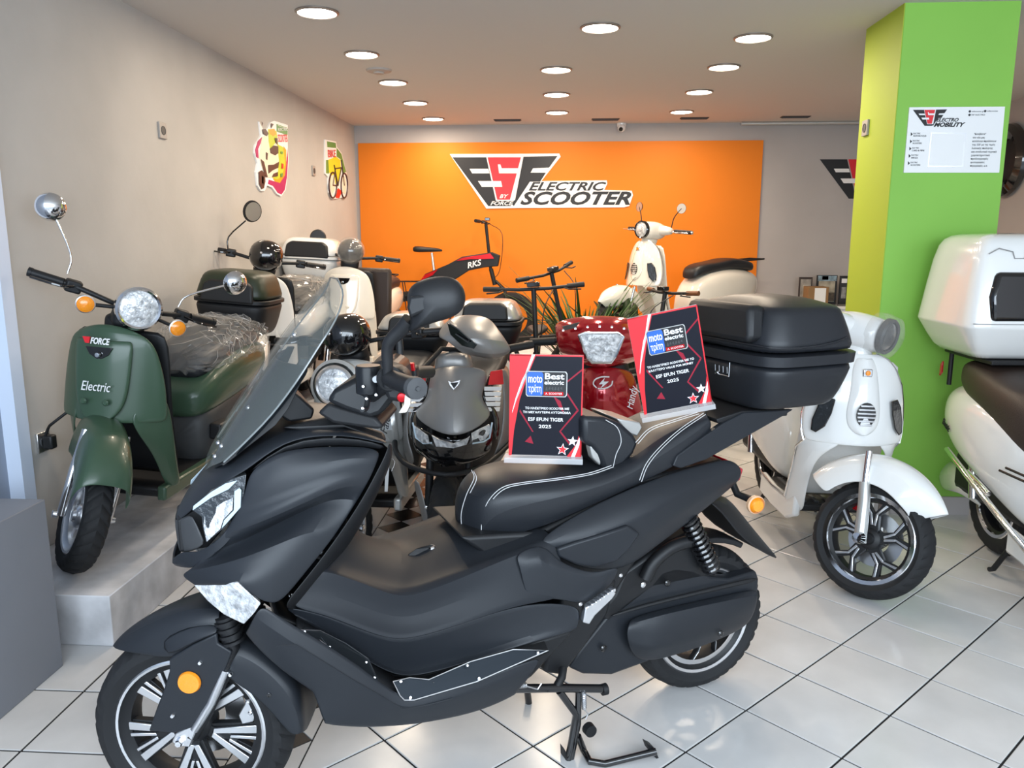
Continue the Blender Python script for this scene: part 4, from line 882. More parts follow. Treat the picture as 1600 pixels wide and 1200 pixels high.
# far mirror, stem and far grip
tube('mirror_stem', wr_((625, 560, -.22), (624, 535, -.23), (620, 520, -.24)), .010, 'black2', hero, 10, 3)
gp2 = tube('grip', wr_((640, 586, -.24), (652, 582, -.30), (672, 581, -.37)), .018, 'black2', hero, 14)
prism('switch_housing', wr_((636, 572, -.22), (650, 574, -.22), (652, 592, -.22), (638, 594, -.22)), (0, -.05, 0), 'black2', hero, .006)
prism('kill_switch', wr_((639, 568, -.2), (646, 568, -.2), (648, 580, -.2), (640, 580, -.2)), (0, -.02, 0), 'redenamel', hero, .002)
loft('bar_clamp_cover', [[wv(560, 575, w) for w in (-.2, .1)] + [wv(575, 600, w) for w in (.12, -.2)], [wv(600, 560, w) for w in (-.2, .1)] + [wv(640, 600, w) for w in (.12, -.2)], [wv(630, 570, w) for w in (-.2, .05)] + [wv(655, 600, w) for w in (.05, -.2)]], 'black2', hero, 0, bev=.012)
CT[0] = Matrix.Identity(4)
# ================================================================ AWARD PLAQUES
def plaque(quad, base, depth, label, lines, lean):
    """quad: px corners TL TR BR BL ; placed on plane through the seat"""
    pts = [V(pl(HI, x, y, 1, w)) for (x, y), w in zip(quad, depth)]
    O = HM @ ((pts[2] + pts[3]) / 2); TL, TR, BR, BL = [HM @ p for p in pts]
    X = (BR - BL).normalized(); Y = ((TL - BL) + (TR - BR)).normalized(); Y = (Y - X * Y.dot(X)).normalized(); W = (BR - BL).length; H = ((TL - BL).length + (TR - BR).length) / 2
    O = (BL + BR) / 2; W = ((TR - TL).length + W) / 2
    t = thing('award_plaque', label, 'award', basis(O, X, Y), 'award plaques on the seat')
    b2('acrylic_block', (-W / 2, 0, -.012), (W / 2, H, -.001), 'acryl', t, .001)
    m_ = M['blackp']; fp_ = b2('printed_face', (-W / 2 + .002, .002, -.001), (W / 2 - .002, H - .002, .0005), mat('award_black', (.012, .013, .02), .35, spec=.15), t)
    z = .0006
    def U(L): return [((u - .5) * W, v * H) for u, v in L]
    def fl_(L, m, k=1, nm='print'):
        return flat(nm, U(L), m, fp_, lambda x, y, q: (x, y, q), z, z + .0003 * k)
    mr = M['redp']
    fl_([(.0, 0), (0, 1), (.36, 1), (.25, .8), (.14, .55), (.07, .25), (.04, 0)], mr)
    fl_([(.04, .42), (.30, 1), (.345, 1), (.17, .75), (.09, .58), (.045, .45)], M['whitep'], 2)
    fl_([(.0, .985), (0, 1), (1, 1), (1, .985)], mr, 1); fl_([(.982, 0), (.982, 1), (1, 1), (1, 0)], mr, 1)
    fl_([(.80, 0), (1, 0), (1, .33), (.93, .13)], mr, 1); fl_([(.86, 0), (.91, 0), (.97, .12), (.98, .22)], M['whitep'], 2)
    dr = mat('award_dark_red', (.30, .01, .03), .2)
    for L in ([(.98, .87), (.70, .70), (.705, .685), (.98, .85)], [(.70, .70), (.93, .46), (.95, .465), (.72, .71)], [(.95, .46), (.70, .24), (.69, .25), (.93, .47)], [(.70, .24), (.83, .12), (.84, .14), (.71, .255)], [(.14, .44), (.32, .24), (.34, .24), (.15, .46)], [(.60, .60), (.68, .49), (.76, .42), (.70, .55)], [(.22, .14), (.34, .12), (.30, .2)]): fl_(L, dr, 1)
    def rr4(x0, y0, x1, y1): return [(x0 + .02, y0), (x1 - .02, y0), (x1, y0 + .02), (x1, y1 - .02), (x1 - .02, y1), (x0 + .02, y1), (x0, y1 - .02), (x0, y0 + .02)]
    fl_(rr4(.225, .59, .785, .84), M['silver'], 2); fl_(rr4(.235, .597, .775, .833), M['blackp'], 3); fl_(rr4(.24, .60, .46, .83), M['bluep'], 4)
    fl_([(.47, .605), (.735, .605), (.735, .64), (.47, .64)], M['redenamel'], 4)
    def tx(s, u0, u1, v, hh, m, k=5, bold=.0): return text('lettering', s, hh * H * 1.35, m, fp_, Matrix.Translation((((u0 + u1) / 2 - .5) * W, v * H, z + .0003 * k + .0008)), 0, .0002, width=(u1 - u0) * W, bold=bold)
    tx('moto', .255, .445, .765, .085, 'whitep', bold=.0006); tx('τρίτη', .26, .44, .665, .07, 'whitep', bold=.0004)
    tx('Best', .475, .74, .79, .062, 'whitep', bold=.0006); tx('electric', .475, .74, .73, .04, 'whitep', bold=.0004); tx('A. SCOOTER', .49, .72, .622, .02, 'whitep')
    for k in range(6): fl_([(.49 + k * .04, .655 + (k % 3) * .008), (.52 + k * .04, .65 + (k % 2) * .012), (.515 + k * .04, .69), (.50 + k * .04, .685)], M['dgrey'], 4)
    for (s, u0, u1, v, hh) in lines: tx(s, u0, u1, v, hh, 'whitep', 2, .0002)
    def star(u, v, r, m, k):
        a = W / H; fl_([(u + r * (1 if q % 2 == 0 else .42) * sin(q * pi / 5 + .1), v + r * a * (1 if q % 2 == 0 else .42) * cos(q * pi / 5 + .1)) for q in range(10)], m, k, 'star')
    star(.875, .155, .075, M['whitep'], 3); star(.74, .07, .09, M['whitep'], 3); star(.74, .07, .07, mr, 4)
    b2('acrylic_foot', (-W / 2 - .012, -.016, -.02), (W / 2 + .004, 0.0, .03), 'acryl', t, .001)
    return t
plaque([(803, 552), (917, 557), (909, 714), (794, 711)], None, [.0, .095, .095, .0], 'black and red award plaque on the seat, upright, left one with ΑΥΤΟΝΟΜΙΑ text', [('ΤΟ ΗΛΕΚΤΡΙΚΟ SCOOTER ΜΕ', .22, .82, .475, .022), ('ΤΗ ΜΕΓΑΛΥΤΕΡΗ ΑΥΤΟΝΟΜΙΑ', .19, .84, .435, .022), ('ESF EFUN TIGER', .26, .74, .365, .036), ('2025', .41, .58, .295, .034)], 0)
plaque([(979, 499), (1087, 476), (1113, 627), (1006, 648)], None, [.0, .09, .09, .0], 'black and red award plaque leaning against the black top case, tilted left', [('ΤΟ ΗΛΕΚΤΡΙΚΟ SCOOTER ΜΕ ΤΟ', .16, .84, .475, .022), ('ΚΑΛΥΤΕΡΟ VALUE FOR MONEY', .17, .82, .435, .022), ('ESF EFUN TIGER', .26, .74, .365, .036), ('2025', .41, .58, .295, .034)], 0)
# ================================================================ SHARED SCOOTER PIECES
def steer_matrix(top, bot, deg):
    t = V(top); a = (t - V(bot)).normalized()
    return Matrix.Translation(t) @ Matrix.Rotation(radians(deg), 4, a) @ Matrix.Translation(-t)
def arc_fender(name, c, R, hw, a0, a1, m, par, n=9, skirt=.07, taper=.5):
    rows = []
    for t, w in ((0, 0), (.018, .55), (.05, .92), (skirt + .05, 1.0)):
        L = []
        for k in range(n + 1):
            a = radians(a0 + (a1 - a0) * k / n); q = 1 - taper * max(0, 1 - k / 2.2)
            L.append((c[0] + (R - t) * cos(a), hw * w * (q if w else 1), c[2] + (R - t) * sin(a)))
        rows.append(L)
    return grid(name, rows, m, par, 2, .004)
def handlebar(par, c, half, rise, back, m='black2', grips=True, lever=True, rg=.017):
    b = tube('handlebar', [(c[0], 0, c[2]), (c[0], half * .3, c[2] + rise * .6), (c[0] - back * .5, half * .62, c[2] + rise), (c[0] - back, half, c[2] + rise * .95)], .011, m, par, 10, 3, mir=True)
    for s in (-1, 1):
        e0 = V((c[0] - back * .55, s * half * .68, c[2] + rise)); e1 = V((c[0] - back, s * half, c[2] + rise * .95))
        g = tube('grip', [e0, e1], rg, 'black2', b, 14)
        lathe('grip_end', [(0, .006), (rg + .002, .004), (rg + .002, -.01), (.008, -.012)], e1, e1 - e0, 'black2', g, 16)
        sw = box('switch_housing', e0 + V((0, -s * .035, -.004)), (.05, .06, .05), 'black2', b, .008)
        if lever: tube('brake_lever', [e0 + V((.035, -s * .03, 0)), e0 + V((.07, s * .02, -.005)), e1 + V((.055, s * .0, -.01))], .0055, 'gblack', b, 6, 3)
    return b
def round_lamp(par, c, r, ax=(1, 0, 0), body='gblack', rim='chrome', lens='lens', depth=.09):
    h_ = lathe('headlight', [(0, -depth), (r * .55, -depth * .92), (r * .9, -depth * .5), (r * 1.02, 0), (r * 1.02, .006)], c, ax, body, par, 32)
    lathe('lamp_rim', [(r * .86, .012), (r * .95, .018), (r * 1.05, .010), (r * 1.06, -.012), (r * .98, -.014)], c, ax, rim, h_, 36, True)
    lathe('lamp_lens', [(0, .022), (r * .4, .02), (r * .75, .012), (r * .9, .004)], c, ax, lens, h_, 36)
    return h_
def round_mirror(par, base, mid, c, r, shell='chrome', ax=(-1, 0, 0), nm='mirror', stem='chrome'):
    s = tube('mirror_stem', [base, mid, c], .0045, stem, par, 8, 4)
    m_ = lathe('mirror_shell', [(0, -r * .62), (r * .5, -r * .52), (r * .85, -r * .28), (r, 0), (r * .97, .004)], c, ax, shell, s, 28)
    lathe('mirror_glass', [(0, .002), (r * .96, .002)], c, ax, 'alu', m_, 28); return s
def bullet_signal(par, c, ax, r=.03, m='amber'):
    s = lathe('turn_signal', [(0, .012), (r * .6, .010), (r * .95, .0), (r, -.01)], c, ax, m, par, 22)
    lathe('signal_rim', [(r * .94, .002), (r * 1.06, .0), (r * 1.06, -.014), (r * .96, -.014)], c, ax, 'chrome' if m != 'amber' else 'alu', s, 22, True)
    lathe('signal_body', [(r, -.012), (r * .8, -.03), (r * .3, -.045), (0, -.046)], c, ax, 'black2', s, 18)
    return s
def cover_film(name, base, m, par):
    return base
def top_case(par, x0, x1, hw, z0, z1, body, lid, pad=None, pm='black2', e=.42, front='+'):
    zm = z0 + (z1 - z0) * .55
    k = .86
    xc = (x0 + x1) / 2; L = (x1 - x0) / 2
    def S(z, f, e_=e): return (z, xc - L * f, xc + L * f, hw * f, e_)
    tc = loftz('top_case', [S(z0, .62), S(z0 + .006, .74), S(z0 + .03, .82), S((z0 + zm) / 2, .9), S(zm - .025, .96), S(zm - .012, .965)], body, par, 1, 28)
    loftz('case_rim', [S(zm - .012, .95), S(zm - .012, .985), S(zm - .010, 1), S(zm + .008, 1), S(zm + .010, .985), S(zm + .010, .95)], body, tc, 0, 28)
    li = loftz('case_lid', [S(zm + .010, .97), S(zm + .022, .965), S(z1 - .05, .86), S(z1 - .02, .78), S(z1 - .006, .66), S(z1, .5), S(z1 + .002, .2)], lid, tc, 1, 28)
    if pad:
        (ya, za, zb, th) = pad; xf = xc + L * .93
        prism('case_pad', [(xf - .03, -ya, za), (xf - .03, ya, za), (xf - .045, ya * .92, (za + zb) / 2 + (zb - za) * .3), (xf - .055, ya * .7, zb), (xf - .055, -ya * .7, zb), (xf - .045, -ya * .92, (za + zb) / 2 + (zb - za) * .3)], (th + .03, 0, 0), pm, tc, .012)
    return tc
def seat_loft(par, secs, m='vinyl', nm='seat'): return loftx(nm, secs, m, par, 2, 16)
def stand(par, x, y, z=.22):
    return tube('centre_stand', [(x + .06, y * .6, z), (x, y, .03), (x - .03, y, .015)], .012, 'black2', par, 8, mir=True)
# ================================================================ UPRIGHT RETRO SCOOTER (green one and its two white twins)
def upright(label, M4, paint, delta, case=None, film_seat=False, lampmat='gblack', lamp_covered=False, grp=None, mirrors='chrome', lidm=None, signals=True, logo_=True, bar=.37):
    t = thing('retro_scooter', label, 'scooter', M4, grp)
    SM = steer_matrix((.88, 0, 1.0), (1.12, 0, .45), delta)
    # shield with arch for the front wheel
    xs = lambda y, z: 1.075 - 2.2 * y * y - .10 * (z - .7)
    Z = [.955, .93, .87, .78, .69, .60, .56]; Wd = [.09, .15, .18, .203, .217, .222, .222]
    rows = [[(xs(w * f, z) + (.0 if z < .94 else -.02), w * f, z - (.02 * f * f if z > .9 else 0)) for f in (0, .3, .55, .8, 1.0)] for z, w in zip(Z, Wd)]
    sh = grid('leg_shield', rows, paint, t, 2, .012)
    tg = grid('front_tongue', [[(xs(w * f, z) + .022, w * f, z) for f in (0, .4, .8, 1)] for z, w in ((.90, .12), (.80, .115), (.70, .11), (.63, .095), (.585, .06), (.568, .02))], paint, sh, 2, .02)
    for s in (-1, 1):
        grid('shield_leg', [[(.93 - .12 * q, s * w, z) for q in (0, 1)] for w, z in ()] or [
            [(xs(.1, .6) + .01, s * .10, .60), (xs(.12, .5), s * .135, .52), (.98, s * .155, .42), (.93, s * .165, .32), (.88, s * .165, .24)],
            [(xs(.19, .6) + .004, s * .17, .66), (.985, s * .185, .52), (.95, s * .195, .42), (.905, s * .2, .32), (.86, s * .2, .235)],
            [(xs(.218, .66) + .002, s * .220, .68), (.93, s * .222, .54), (.89, s * .215, .42), (.86, s * .21, .32), (.82, s * .205, .24)]], paint, sh, 2, .01, mir=False)
    grid('inner_shield', [[(x, y, z) for y in (0, .12, .2)] for x, z in ((.93, .93), (.90, .80), (.89, .62), (.86, .45), (.80, .27))], 'black2', t, 1, .02)
    loftx('steering_column', [(.86, .86, .99, .05, .6), (.95, .88, 1.0, .055, .6), (1.0, .9, .99, .04, .6)], 'black2', t, 1)
    bolts('shield_bolt', [(xs(.04, .64) + .05, .045, .655), (xs(.04, .64) + .05, -.045, .655)], (1, 0, 0), .013, paint, sh, .008)
    prism('badge_recess', [(xs(0, .86) + .028, -.055, .87), (xs(0, .86) + .028, .055, .87), (xs(0, .86) + .028, .04, .84), (xs(0, .86) + .028, 0, .815), (xs(0, .86) + .028, -.04, .84)], (.006, 0, 0), 'gblack', sh, .002)
    lathe('badge_stud', [(0, .012), (.009, .01), (.011, 0)], (xs(0, .83) + .035, 0, .84), (1, 0, 0), 'chrome', sh, 14)
    if logo_:
        B = basis((xs(0, .7) + .048, 0.0, .715), (0, 1, 0), (-.03, 0, 1)); text('lettering', 'Electric', .055, 'whitep', sh, B, .3, .001, width=.12)
        B = basis((xs(0, .89) + .048, .01, .895), (0, 1, 0), (-.05, 0, 1)); text('lettering', 'FORCE', .035, 'whitep', sh, B, .3, .001, width=.08, bold=.001)
        prism('badge', [(xs(0, .89) + .04, -.06, .91), (xs(0, .89) + .04, -.03, .91), (xs(0, .89) + .04, -.035, .885), (xs(0, .89) + .04, -.05, .885)], (.006, 0, 0), 'redp', sh, 0)
    # floor, rear body, seat
    b2('floor_board', (.42, -.17, .20), (.92, .17, .245), 'black2', t, .012)
    for s in (-1, 1): b2('floor_edge', (.40, s * .17 - .02, .19), (.93, s * .17 + .02, .255), paint, t, .01)
    loftx('lower_body', [(-.30, .40, .56, .10, .7), (-.25, .36, .58, .15, .6), (-.05, .33, .58, .19, .55), (.2, .27, .55, .19, .5), (.42, .20, .50, .17, .45), (.5, .20, .46, .15, .5)], 'dgrey', t, 1)
    bd = loftx('rear_body', [(-.42, .60, .66, .05, .8), (-.38, .56, .72, .13, .75), (-.25, .51, .76, .185, .7), (-.05, .49, .77, .205, .65), (.15, .47, .76, .205, .6), (.35, .45, .70, .19, .6), (.47, .44, .62, .16, .6), (.52, .46, .58, .11, .6)], paint, t, 2)
    st_ = [(-.30, .72, .80, .12, .6), (-.26, .71, .83, .15, .6), (-.05, .71, .845, .165, .6), (.12, .71, .83, .165, .6), (.24, .68, .80, .16, .6), (.38, .64, .77, .15, .6), (.46, .62, .72, .12, .6)]
    seat = seat_loft(t, st_)
    if film_seat:
        n = 56; rings = []; N = 44
        for i in range(N + 1):
            x = -.39 + .86 * i / N; f = max(0, 1 - abs((x - .04) / .44) ** 3.5)
            rings.append([(x + random.uniform(-.008, .008), .205 * f ** .4 * seq(cos(2 * pi * k / n), .7) * (1 + .05 * sin(k * 2.3 + i * .9) + random.uniform(-.045, .04)), .765 - .22 * max(0, x - .25) + .12 * f ** .4 * seq(sin(2 * pi * k / n), .75) * (1 + .08 * sin(k * 1.7 - i * 1.3) + random.uniform(-.06, .05))) for k in range(n)])
        wr = loft('plastic_wrap', rings, 'film', seat, 0, smooth=False)
        gs = []
        for q in range(260):
            i = random.uniform(3, N - 4); k = random.uniform(-2, n / 2 + 2); di = random.uniform(-1, 1); dk = random.uniform(-1.6, 1.6); P = []
            for u in range(5):
                ii = min(N, max(0, int(i + di * u))); kk = int(k + dk * u) % n; p = rings[ii][kk]; P.append((p[0], p[1] * 1.012, p[2] + .003))
            if len(set(P)) == 5: gs.append(tubegeo(P, [.0006, .0014, .0017, .0014, .0006], 5))
        g = join(gs); ff = mk('fold_glint', g[0], g[1], 'fold', seat); ff['kind'] = 'stuff'  # thin pale tubes stand in for highlights along the wrap's folds
    tl = sup('tail_light', (-.41, 0, .66), (.03, .07, .03), 'redlens', t)
    arc_fender('rear_mudguard', (0, 0, .22), .27, .07, 170, 60, 'black2', t)
    wheel(t, (0, 0, .22), .22, .05, .135, 'plain', 'rear_wheel', 48)
    stand(t, .3, .16); tube('side_stand', [(.45, .14, .2), (.5, .24, .02), (.53, .26, .012)], .009, 'black2', t, 8)
    for s in (-1, 1): b2('foot_peg', (.30, s * .19 - .03, .34), (.44, s * .19 + .03, .42), 'black2', t, .01)
    tube('shock', [(-.02, .13, .24), (-.08, .14, .52)], .022, 'black2', t, 10, mir=True)
    rk = tube('rack', [(-.15, .08, .82), (-.42, .08, .83), (-.46, 0, .83)], .009, 'black2', t, 8, mir=True)
    # steered group
    CT[0] = SM
    wheel(t, (1.25, 0, .22), .22, .05, .14, 'plain', 'front_wheel', 56)
    FP = [(1.04, .59), (1.10, .60), (1.18, .595), (1.26, .575), (1.32, .545), (1.37, .51), (1.405, .47), (1.425, .425)]
    grid('front_fender', [[(x - dz * .35 * (i / 7), w * (.86 + .16 * i / 7), z - dz * (1.5 - .6 * i / 7)) for i, (x, z) in enumerate(FP)] for w, dz in ((0, 0), (.05, .004), (.085, .022), (.10, .07), (.098, .13))], paint, t, 2, .005)
    for s in (-1, 1):
        f = tube('fork_leg', [(1.26, s * .085, .22), (1.225, s * .085, .40), (1.18, s * .075, .55)], .016, 'chrome', t, 12)
        lathe('axle_nut', [(0, .02), (.014, .018), (.016, 0)], (1.25, s * .095, .22), (0, s, 0), 'chrome', f, 10)
    tube('fork_stem', [(1.10, 0, .52), (.90, 0, .96)], .03, 'black2', t, 12)
    handlebar(t, (.93, 0, 1.01), bar, .03, .10)
    if lamp_covered:
        hl_ = sup('headlight', (1.0, 0, 1.07), (.10, .10, .095), 'gblack', t, 1, 1)
        sup('lamp_film', (1.01, 0, 1.075), (.108, .108, .105), 'film', hl_, 1, 1)
    elif lampmat == 'gblack_cowl':
        sup('headlight_cowl', (.99, 0, 1.06), (.11, .105, .10), 'gblack', t, .9, .9)
        bolts('cowl_stud', [(1.095, .03, 1.08), (1.095, -.03, 1.08)], (1, 0, 0), .007, 'chrome', t)
    else:
        round_lamp(t, (1.05, 0, 1.045), .085, (1, 0, .05), 'gblack')
    sup('clamp', (.96, 0, .98), (.05, .07, .05), 'black2', t, .6, .6)
    if signals:
        for s in (-1, 1):
            tube('signal_arm', [(1.0, s * .06, 1.02), (1.0, s * .15, 1.005)], .008, 'black2', t, 8)
            bullet_signal(t, (1.01, s * .18, 1.0), (1, s * .1, 0), .034)
    if mirrors == 'chrome':
        round_mirror(t, (.88, -.25, 1.08), (.87, -.26, 1.16), (.85, -.37, 1.31), .055, ax=(-1, .1, 0))
        round_mirror(t, (.88, .19, 1.07), (.87, .22, 1.13), (.85, .40, 1.24), .055, ax=(-1, -.1, 0))
    elif mirrors == 'black':
        round_mirror(t, (.90, -.25, 1.15), (.90, -.2, 1.24), (.86, -.10, 1.36), .055, shell='gblack', ax=(.8, .6, -.2), stem='gblack')
    CT[0] = Matrix.Identity(4)
    return t
green = upright('satin green retro electric scooter with film-wrapped seat, on the white step by the left wall', frame(-1.90, 4.12, .207, .0, -1, 4.5), 'green', 43, film_seat=True)
top_case(green, -.52, -.12, .215, .76, 1.12, 'black2', mat('dark_lid', (.022, .03, .016), .4), pad=(.15, .95, 1.07, .02))
b2('step_second', (XL + .002, 5.21, 0), (-1.22, 7.66, .33), mstep, bev=.004)
tag(bpy.data.objects['step_second'], 'higher white plaster step behind the green scooter, under two white scooters', 'step')
wB = upright('white retro scooter with glossy black headlight cowl and film-wrapped seat, behind the green scooter', frame(-2.0, 5.97, .336, .04, -1, 3), 'white', 18, film_seat=True, lampmat='gblack_cowl', mirrors=None, logo_=False, signals=False)
tube('mirror_stem', [(.86, -.25, 1.07), (.85, -.25, 1.16), (.84, -.14, 1.27)], .005, 'gblack', wB, 8, 3)
top_case(wB, -.50, -.06, .24, .84, 1.17, 'white', 'white', pad=(.17, 1.02, 1.14, .02))
mm = lathe('mirror_shell', [(0, -.012), (.05, -.010), (.07, 0), (.066, .012), (0, .014)], (.84, -.10, 1.33), (1, 1.5, -.2), 'black2', wB, 24)
lathe('mirror_glass', [(0, .0145), (.06, .0135)], (.84, -.10, 1.33), (1, 1.5, -.2), 'alu', mm, 24)
wC = upright('white retro scooter with film-covered headlight and brown apron, left side nearest the orange wall', frame(-1.66, 7.06, .334, -.02, -1, 2), 'cream', 14, lamp_covered=True, mirrors=None, signals=False, logo_=False)
b2('brown_apron', (.74, -.19, .45), (.80, .30, .94), 'dbrown', wC, .03)
CI = frame(-1.66, 7.06, .334, -.02, -1, 2).inverted()
def c_(L): return [tuple(pl(CI, x, y, 0, v)) for x, y, v in L]
ms2 = tube('mirror_stem', c_([(476, 402, .9), (480, 388, .88), (490, 377, .86)]), .006, 'gblack', wC, 8, 3)
q = c_([(497, 371, .86)])[0]; lathe('mirror_shell', [(0, -.02), (.05, -.014), (.062, 0), (.055, .014), (0, .018)], q, (1, .3, 0), 'black2', ms2, 24)
# ================================================================ CLASSIC CURVED SCOOTER
def classic(label, M4, paint, delta, grp=None, secs=None, lamp='round', mirrors=False, seatm='vinyl', style='star', front=True, headset=True, rackm=None, R=.25):
    t = thing('classic_scooter', label, 'scooter', M4, grp)
    SM = steer_matrix((.98, 0, 1.0), (1.27, 0, .3), delta)
    if front:
        xs = lambda y, z: 1.09 - 2.2 * y * y - .10 * (z - .8) - .25 * max(0, z - .85)
        Z = [1.0, .975, .93, .86, .78, .70, .64, .60]; Wd = [.06, .12, .165, .20, .22, .228, .225, .215]
        rows = [[(xs(w * f, z), w * f, z) for f in (0, .3, .55, .8, 1.0)] for z, w in zip(Z, Wd)]
        sh = grid('leg_shield', rows, paint, t, 2, .012)
        for s in (-1, 1):
            grid('shield_leg', [
                [(xs(.05, .6) + .0, s * .06, .615), (xs(.14, .55), s * .13, .57), (1.01, s * .155, .50), (.985, s * .165, .40), (.95, s * .16, .30), (.90, s * .14, .22)],
                [(xs(.16, .6), s * .16, .63), (xs(.18, .55), s * .18, .56), (.975, s * .19, .47), (.93, s * .195, .38), (.88, s * .19, .28), (.83, s * .17, .20)],
                [(xs(.225, .6), s * .224, .62), (.93, s * .22, .55), (.90, s * .215, .45), (.86, s * .212, .36), (.81, s * .205, .27), (.77, s * .19, .20)]], paint, sh, 2, .01, mir=False)
            IL = [(xs(y, z) + .012, s * y, z) for y, z in ((.125, .80), (.155, .805), (.18, .77), (.198, .70), (.20, .655), (.185, .648), (.155, .68), (.135, .74))]
            ln = prism('indicator_lens', IL, (.014, 0, 0), 'glassy', sh, .003)
            tube('lens_edge', [(a + .012, b, c) for a, b, c in IL + IL[:1]], .003, 'gblack', ln, 6)
        # centre spine with horn grille and badge
        sp_ = grid('horn_cover', [[(xs(w * f, z) + .02 * (1 - f * f) + .004, w * f, z) for f in (0, .4, .75, 1)] for z, w in ((.985, .035), (.94, .055), (.86, .06), (.80, .068), (.75, .075), (.70, .07), (.67, .05), (.655, .02))], paint, sh, 2, .006)
        hg = prism('horn_grille', [(xs(0, .74) + .022, .042 * cos(a), .745 + .055 * sin(a)) for a in [k * pi / 10 for k in range(20)]], (.004, 0, 0), 'gblack', sp_, .001)
        for k in range(6): z = .785 - k * .0165; w = .042 * sqrt(max(.05, 1 - ((z - .745) / .055) ** 2)) * .95; box('grille_bar', (xs(0, z) + .030, 0, z), (.008, 2 * w, .008), 'alu', hg, .002)
        bx_ = box('badge', (xs(0, .93) + .032, 0, .925), (.008, .04, .035), 'chrome', sp_, .004); lathe('badge_dot', [(0, .006), (.01, .005), (.012, 0)], (xs(0, .93) + .036, 0, .925), (1, 0, 0), 'amber', bx_, 14)
        tube('shield_trim', [(xs(w, z) - .004, w, z) for z, w in zip(Z, Wd)] + [(.93, .22, .55), (.90, .217, .45), (.86, .214, .36), (.81, .207, .27)], .005, 'chrome', sh, 6, mir=True)
        grid('inner_shield', [[(x, y, z) for y in (0, .12, .205)] for x, z in ((.97, .97), (.93, .80), (.90, .62), (.85, .42), (.76, .26))], paint, t, 1, .02)
    b2('floor_board', (.42, -.17, .21), (.86, .17, .25), 'black2', t, .012)
    for k in range(5): b2('floor_rib', (.45, -.13 + k * .06, .25), (.84, -.11 + k * .06, .258), 'dgrey', t)
    for s in (-1, 1): loft('floor_side', [[(x, s * (w), z0), (x, s * (w - .035), z0), (x, s * (w - .035), z1), (x, s * w, z1)] for x, w, z0, z1 in ((.40, .20, .16, .27), (.6, .20, .15, .255), (.82, .20, .16, .27), (.90, .19, .2, .32))], paint, t, 0, bev=.012)
    tube('floor_trim', [(.40, .2, .27), (.6, .2, .258), (.82, .2, .272)], .005, 'chrome', t, 6, mir=True)
    bd = loftx('rear_body', [(-.46, .60, .68, .03, .8), (-.43, .54, .74, .11, .8), (-.32, .46, .79, .18, .8), (-.12, .39, .81, .22, .75), (.08, .34, .80, .225, .7), (.28, .28, .76, .205, .65), (.40, .24, .68, .17, .6), (.47, .24, .58, .13, .6), (.50, .26, .5, .10, .6)], paint, t, 2)
    b2('dark_underbody', (-.25, -.13, .25), (.38, .13, .45), 'black2', t, .03)
    seat_loft(t, secs or [(-.36, .78, .84, .08, .6), (-.33, .77, .87, .13, .6), (-.1, .78, .90, .15, .6), (.02, .78, .885, .15, .6), (.15, .76, .85, .145, .6), (.32, .72, .83, .13, .6), (.42, .68, .79, .10, .6), (.45, .67, .74, .06, .6)], seatm)
    sup('tail_light', (-.46, 0, .62), (.025, .06, .035), 'redlens', t, .6, .6)
    wheel(t, (0, 0, R), R, .055, R - .085, style, 'rear_wheel', 48)
    arc_fender('rear_mudguard', (0, 0, R), R + .06, .08, 175, 80, paint, t, 8, .10, .2)
    tube('shock', [(-.03, -.13, .26), (-.10, -.12, .52)], .022, 'chrome', t, 10)
    stand(t, .28, .17)
    if rackm: tube('rack', [(-.2, .08, .87), (-.5, .09, .90), (-.6, .0, .90)], .009, rackm, t, 8, mir=True)
    if front:
        CT[0] = SM
        wheel(t, (1.30, 0, R), R, .06, R - .064, style, 'front_wheel', 64, side=1, face=-1)
        arc_fender('front_fender', (1.27, 0, R + .02), .34, .10, 34, 152, paint, t, 12, .09, .7)
        for s in (-1, 1):
            f = tube('fork_leg', [(1.21, s * .10, .60), (1.24, s * .10, .46)], .014, 'chrome', t, 12)
            f2 = tube('fork_lower', [(1.235, s * .10, .47), (1.26, s * .105, .40), (1.30, s * .105, .23)], [.022, .024, .026], 'silver', t, 14)
            lathe('axle_cap', [(0, .03), (.02, .026), (.026, 0)], (1.30, s * .125, .25), (0, s, 0), 'chrome', f2, 16)
        box('brake_caliper', (1.20, .03, .36), (.06, .035, .05), 'redenamel', t, .008)
        if headset:
            hs = loftx('headset', [(.78, 1.06, 1.13, .05, .7), (.84, 1.02, 1.16, .09, .7), (.93, 1.0, 1.18, .105, .75), (1.02, 1.01, 1.17, .095, .8), (1.07, 1.02, 1.165, .085, .8)], paint, t, 2)
            loftz('headset_neck', [(.93, .90, 1.02, .045, .8), (.98, .89, 1.03, .055, .8), (1.04, .86, 1.04, .075, .8)], paint, t, 1)
            for s in (-1, 1):
                a = loft('headset_wing', [[(.93 + .05 * cos(q) - .05 * u, s * (.06 + .13 * u), 1.10 + (.055 - .022 * u) * sin(q)) for q in [k * pi / 6 for k in range(12)]] for u in (0, .5, 1)], paint, t, 1)
                g = tube('grip', [(.87, s * .20, 1.10), (.83, s * .36, 1.10)], .018, 'black2', t, 14)
                lathe('grip_end', [(0, .01), (.014, .008), (.018, 0)], (.83, s * .36, 1.10), (-.2, s, 0), 'chrome', g, 14)
                tube('brake_lever', [(.91, s * .19, 1.10), (.94, s * .26, 1.09), (.90, s * .37, 1.09)], .006, 'chrome' if lamp != 'film' else 'gblack', t, 8, 3)
            hl_ = round_lamp(t, (1.075, 0, 1.095), .075, (1, 0, -.05), paint, 'gblack' if lamp != 'film' else 'dgrey', 'lens' if lamp != 'film' else 'glassy', .03)
